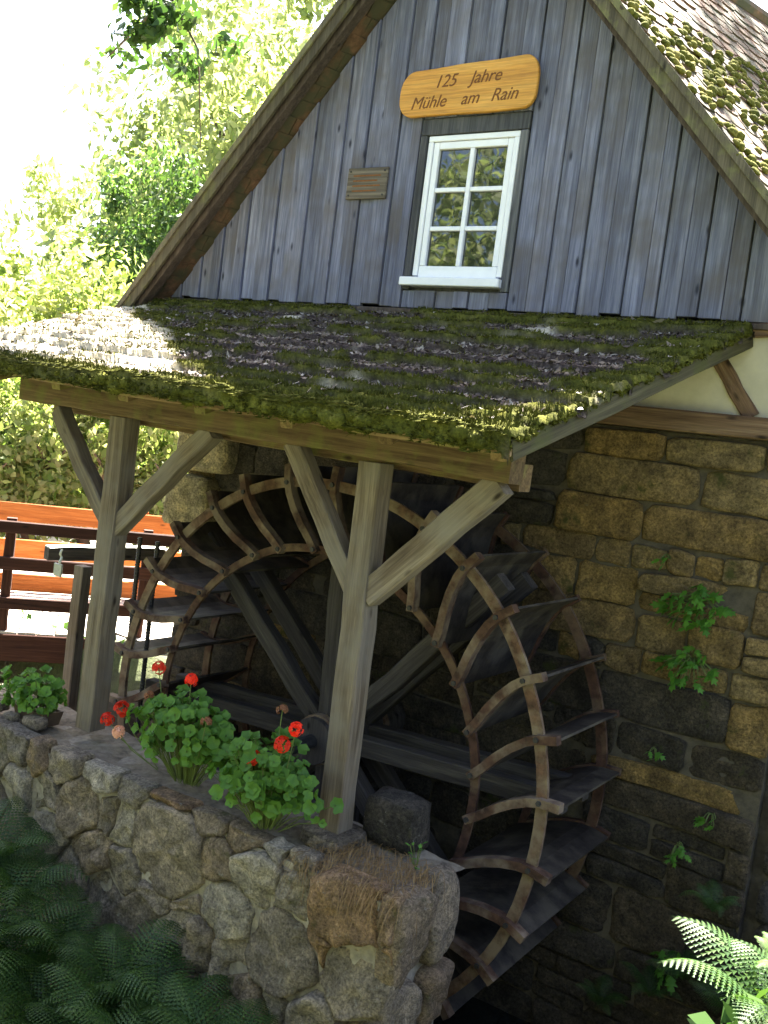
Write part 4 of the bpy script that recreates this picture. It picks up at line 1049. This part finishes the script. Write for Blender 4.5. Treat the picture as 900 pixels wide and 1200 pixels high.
# ------------------------------------------------------------------ trees and hedge
def crown_mesh(name, n, shape, leaf, mat, seed, clumps=40):
    rg = np.random.default_rng(seed)
    c = rg.normal(0, 1, (clumps, 3)); c /= np.linalg.norm(c, axis=1)[:, None]; c *= (rg.random(clumps)**.45)[:, None]*.85
    cr = .16+.20*rg.random(clumps)
    k = rg.integers(0, clumps, n); d = rg.normal(0, 1, (n, 3)); d /= np.linalg.norm(d, axis=1)[:, None]
    p = (c[k]+d*(cr[k]*rg.random(n)**.5)[:, None])*np.array(shape)
    nr = d+rg.normal(0, .7, (n, 3))+[0, 0, .4]; nr /= np.linalg.norm(nr, axis=1)[:, None]
    t = np.cross(nr, rg.normal(0, 1, (n, 3))); t /= np.linalg.norm(t, axis=1)[:, None]; b = np.cross(nr, t)
    s = (leaf*(.6+.8*rg.random(n)))[:, None]
    V = np.stack([p-t*s, p-b*s*.5-t*s*.1+nr*s*.12, p+t*s, p+b*s*.5-t*s*.1+nr*s*.12], 1).reshape(-1, 3)
    return fastmesh(name, V, np.arange(n*4).reshape(-1, 4), mat)
def trunk_mesh(h, r, spread, seed, limbs=7):
    rd = random.Random(seed); pts = [(rd.gauss(0, .06)*i, rd.gauss(0, .06)*i, h*i/6) for i in range(7)]
    T = [tube(pts, [r*(1-.11*i) for i in range(7)], 10)]
    for k in range(limbs):
        i = rd.randrange(3, 7); b = Vector(pts[i]); a = rd.uniform(0, 6.28); e = Vector((math.cos(a)*spread*.5, math.sin(a)*spread*.5, rd.uniform(.5, 1.2)*spread*.5))
        T.append(tube([b, b+e*.5+Vector((0, 0, .1*spread)), b+e], [r*.4, r*.25, r*.08], 6))
    V, F = merge(T); return mesh('trunk', V, F, BARK, True)
CR = [crown_mesh('crown', 6500, (1, 1, 1), .035, L_TREE, 1, 55), crown_mesh('crown', 6000, (1, 1, 1), .035, L_TREE, 2, 45)]
CD = [crown_mesh('crown', 8000, (1, 1, 1), .034, L_DARK, 3, 60)]
TRK = trunk_mesh(1.0, .07, .5, 5)
def tree(x, y, h, rx, rzv, cm, label, group, z=None):
    z = float(H(np.array([x]), np.array([y]))[0])-.1 if z is None else z
    rt = root('broadleaf_tree', label, 'tree', (x, y, z), group)
    t = put('trunk', TRK, rt); t.scale = (h*.62, h*.62, h*.62)
    c = put('crown', cm, rt); c.location = (0, 0, h-rzv); c.scale = (rx, rx, rzv); c.rotation_euler = (0, 0, random.uniform(0, 6))
    return rt
def atd(q, dist):
    d = ray(q); d = d/np.hypot(d[0], d[1]); return C+d*dist
BT = 'sunlit trees behind the footbridge'
for (q, dist, hz, rx, rzv, cm, lb) in [
    ((40, 430), 24, None, 3.4, 3.2, CR[0], 'low pale sunlit tree directly beyond the footbridge hedge'),
    ((165, 330), 26, None, 3.4, 4.2, CR[1], 'sunlit tree standing right behind the rounded darker tree'),
    ((300, 150), 28, None, 4.0, 5.0, CR[0], 'airy light green tree whose crown meets the gable roof edge'),
    ((260, 90), 36, None, 5.2, 6.0, CR[0], 'pale broadleaf tree standing behind the airy light tree'),
    ((120, 290), 38, None, 4.4, 5.2, CR[1], 'hazy sunlit tree far behind the footbridge'),
    ((370, 60), 33, None, 5.0, 6.0, CR[1], 'leafy tree close behind the roof of the mill'),
    ]:
    p = atd(q, dist); z0 = float(H(np.array([p[0]]), np.array([p[1]]))[0])-.1
    tree(p[0], p[1], p[2]+rzv*.75-z0, rx, rzv, cm, lb, BT, z0)
p = atd((190, 300), 23); tree(p[0], p[1], 8.6, 1.9, 2.6, CD[0], 'rounded darker green tree among the sunlit trees by the roof edge', BT, -2.3)
# hedge shrubs behind the bridge
HG = [crown_mesh('foliage', 5200, (1, 1, 1), .045, L_HEDGE, 21, 50), crown_mesh('foliage', 5200, (1, 1, 1), .045, L_HEDGE, 22, 60)]
for i, (q, dist, rr, rzv) in enumerate([((-20, 530), 17, 1.9, 1.9), ((50, 510), 17.2, 1.8, 2.0), ((115, 520), 17, 1.8, 2.0), ((185, 535), 17.2, 1.8, 2.0), ((250, 560), 17.5, 1.8, 2.0), ((-60, 430), 19.5, 2.2, 2.3), ((20, 410), 20, 2.0, 2.2), ((110, 405), 20, 2.0, 2.2)]):
    p = atd(q, dist); zg_ = float(H(np.array([p[0]]), np.array([p[1]]))[0])
    rt = root('hedge_shrub', 'bright leafy shrub in the sunlit hedge behind the footbridge', 'shrub', (p[0], p[1], zg_), 'hedge shrubs behind the footbridge')
    f_ = put('foliage', HG[i % 2], rt); zc = p[2]-zg_; f_.location = (0, 0, max(zc, rzv*.8)); f_.scale = (rr, rr*.55, rzv); f_.rotation_euler = (0, 0, .58+random.uniform(-.15, .15))
    t = put('trunk', TRK, rt); t.scale = (1.6, 1.6, max(zc, rzv*.8))
# overhanging branch at the upper left
t_ = tree(.7, 7.6, 18.3, 2.7, 2.8, crown_mesh('crown', 3600, (1, 1, 1), .045, L_TREE, 77, 26), 'tall tree behind the mill throwing dappled shade on the tiles', None, -2.2)
p = atd((185, 38), 9.0)
br = root('overhanging_branch', 'dark leafy branch tip hanging down in front of the pale trees', 'branch', tuple(p))
CB = crown_mesh('leaves', 760, (.95, .6, .40), .055, L_DARK, 33, 18)
put('leaves', CB, br)
V, F = merge([tube([(1.2, .5, 2.4), (.6, .2, 1.1), (.1, 0, .3), (-.5, -.1, -.2)], [.05, .035, .02, .006], 6), tube([(.1, 0, .3), (.3, .2, -.1), (.35, .3, -.9)], [.015, .01, .003], 5), tube([(.6, .2, 1.1), (0, .1, .5), (-.7, .1, .25)], [.02, .012, .004], 5)])
put('twigs', mesh('twigs', V, F, BARK, True), br)
# trees on the camera's side of the stream, mirrored in the panes
for i, (x, y, h, rx, rzv, k) in enumerate([(-5, -15, 9, 3.2, 4.0, 0), (-10, -17, 11, 3.8, 5.0, 1), (-1, -18, 10, 3.5, 4.6, 1), (-8, -24, 14, 4.5, 6, 2), (-14, -11, 9, 3.2, 4.0, 0), (5, -19, 10, 3.8, 5, 0), (11, -13, 9, 3.6, 4.2, 1)]):
    tree(x, y, h, rx, rzv, CD[0] if k == 2 else CR[k], 'broadleaf tree on the bank facing the mill gable', 'trees facing the mill')
print('objects', len(bpy.data.objects), 'tris', sum(len(m.polygons) for m in bpy.data.meshes))
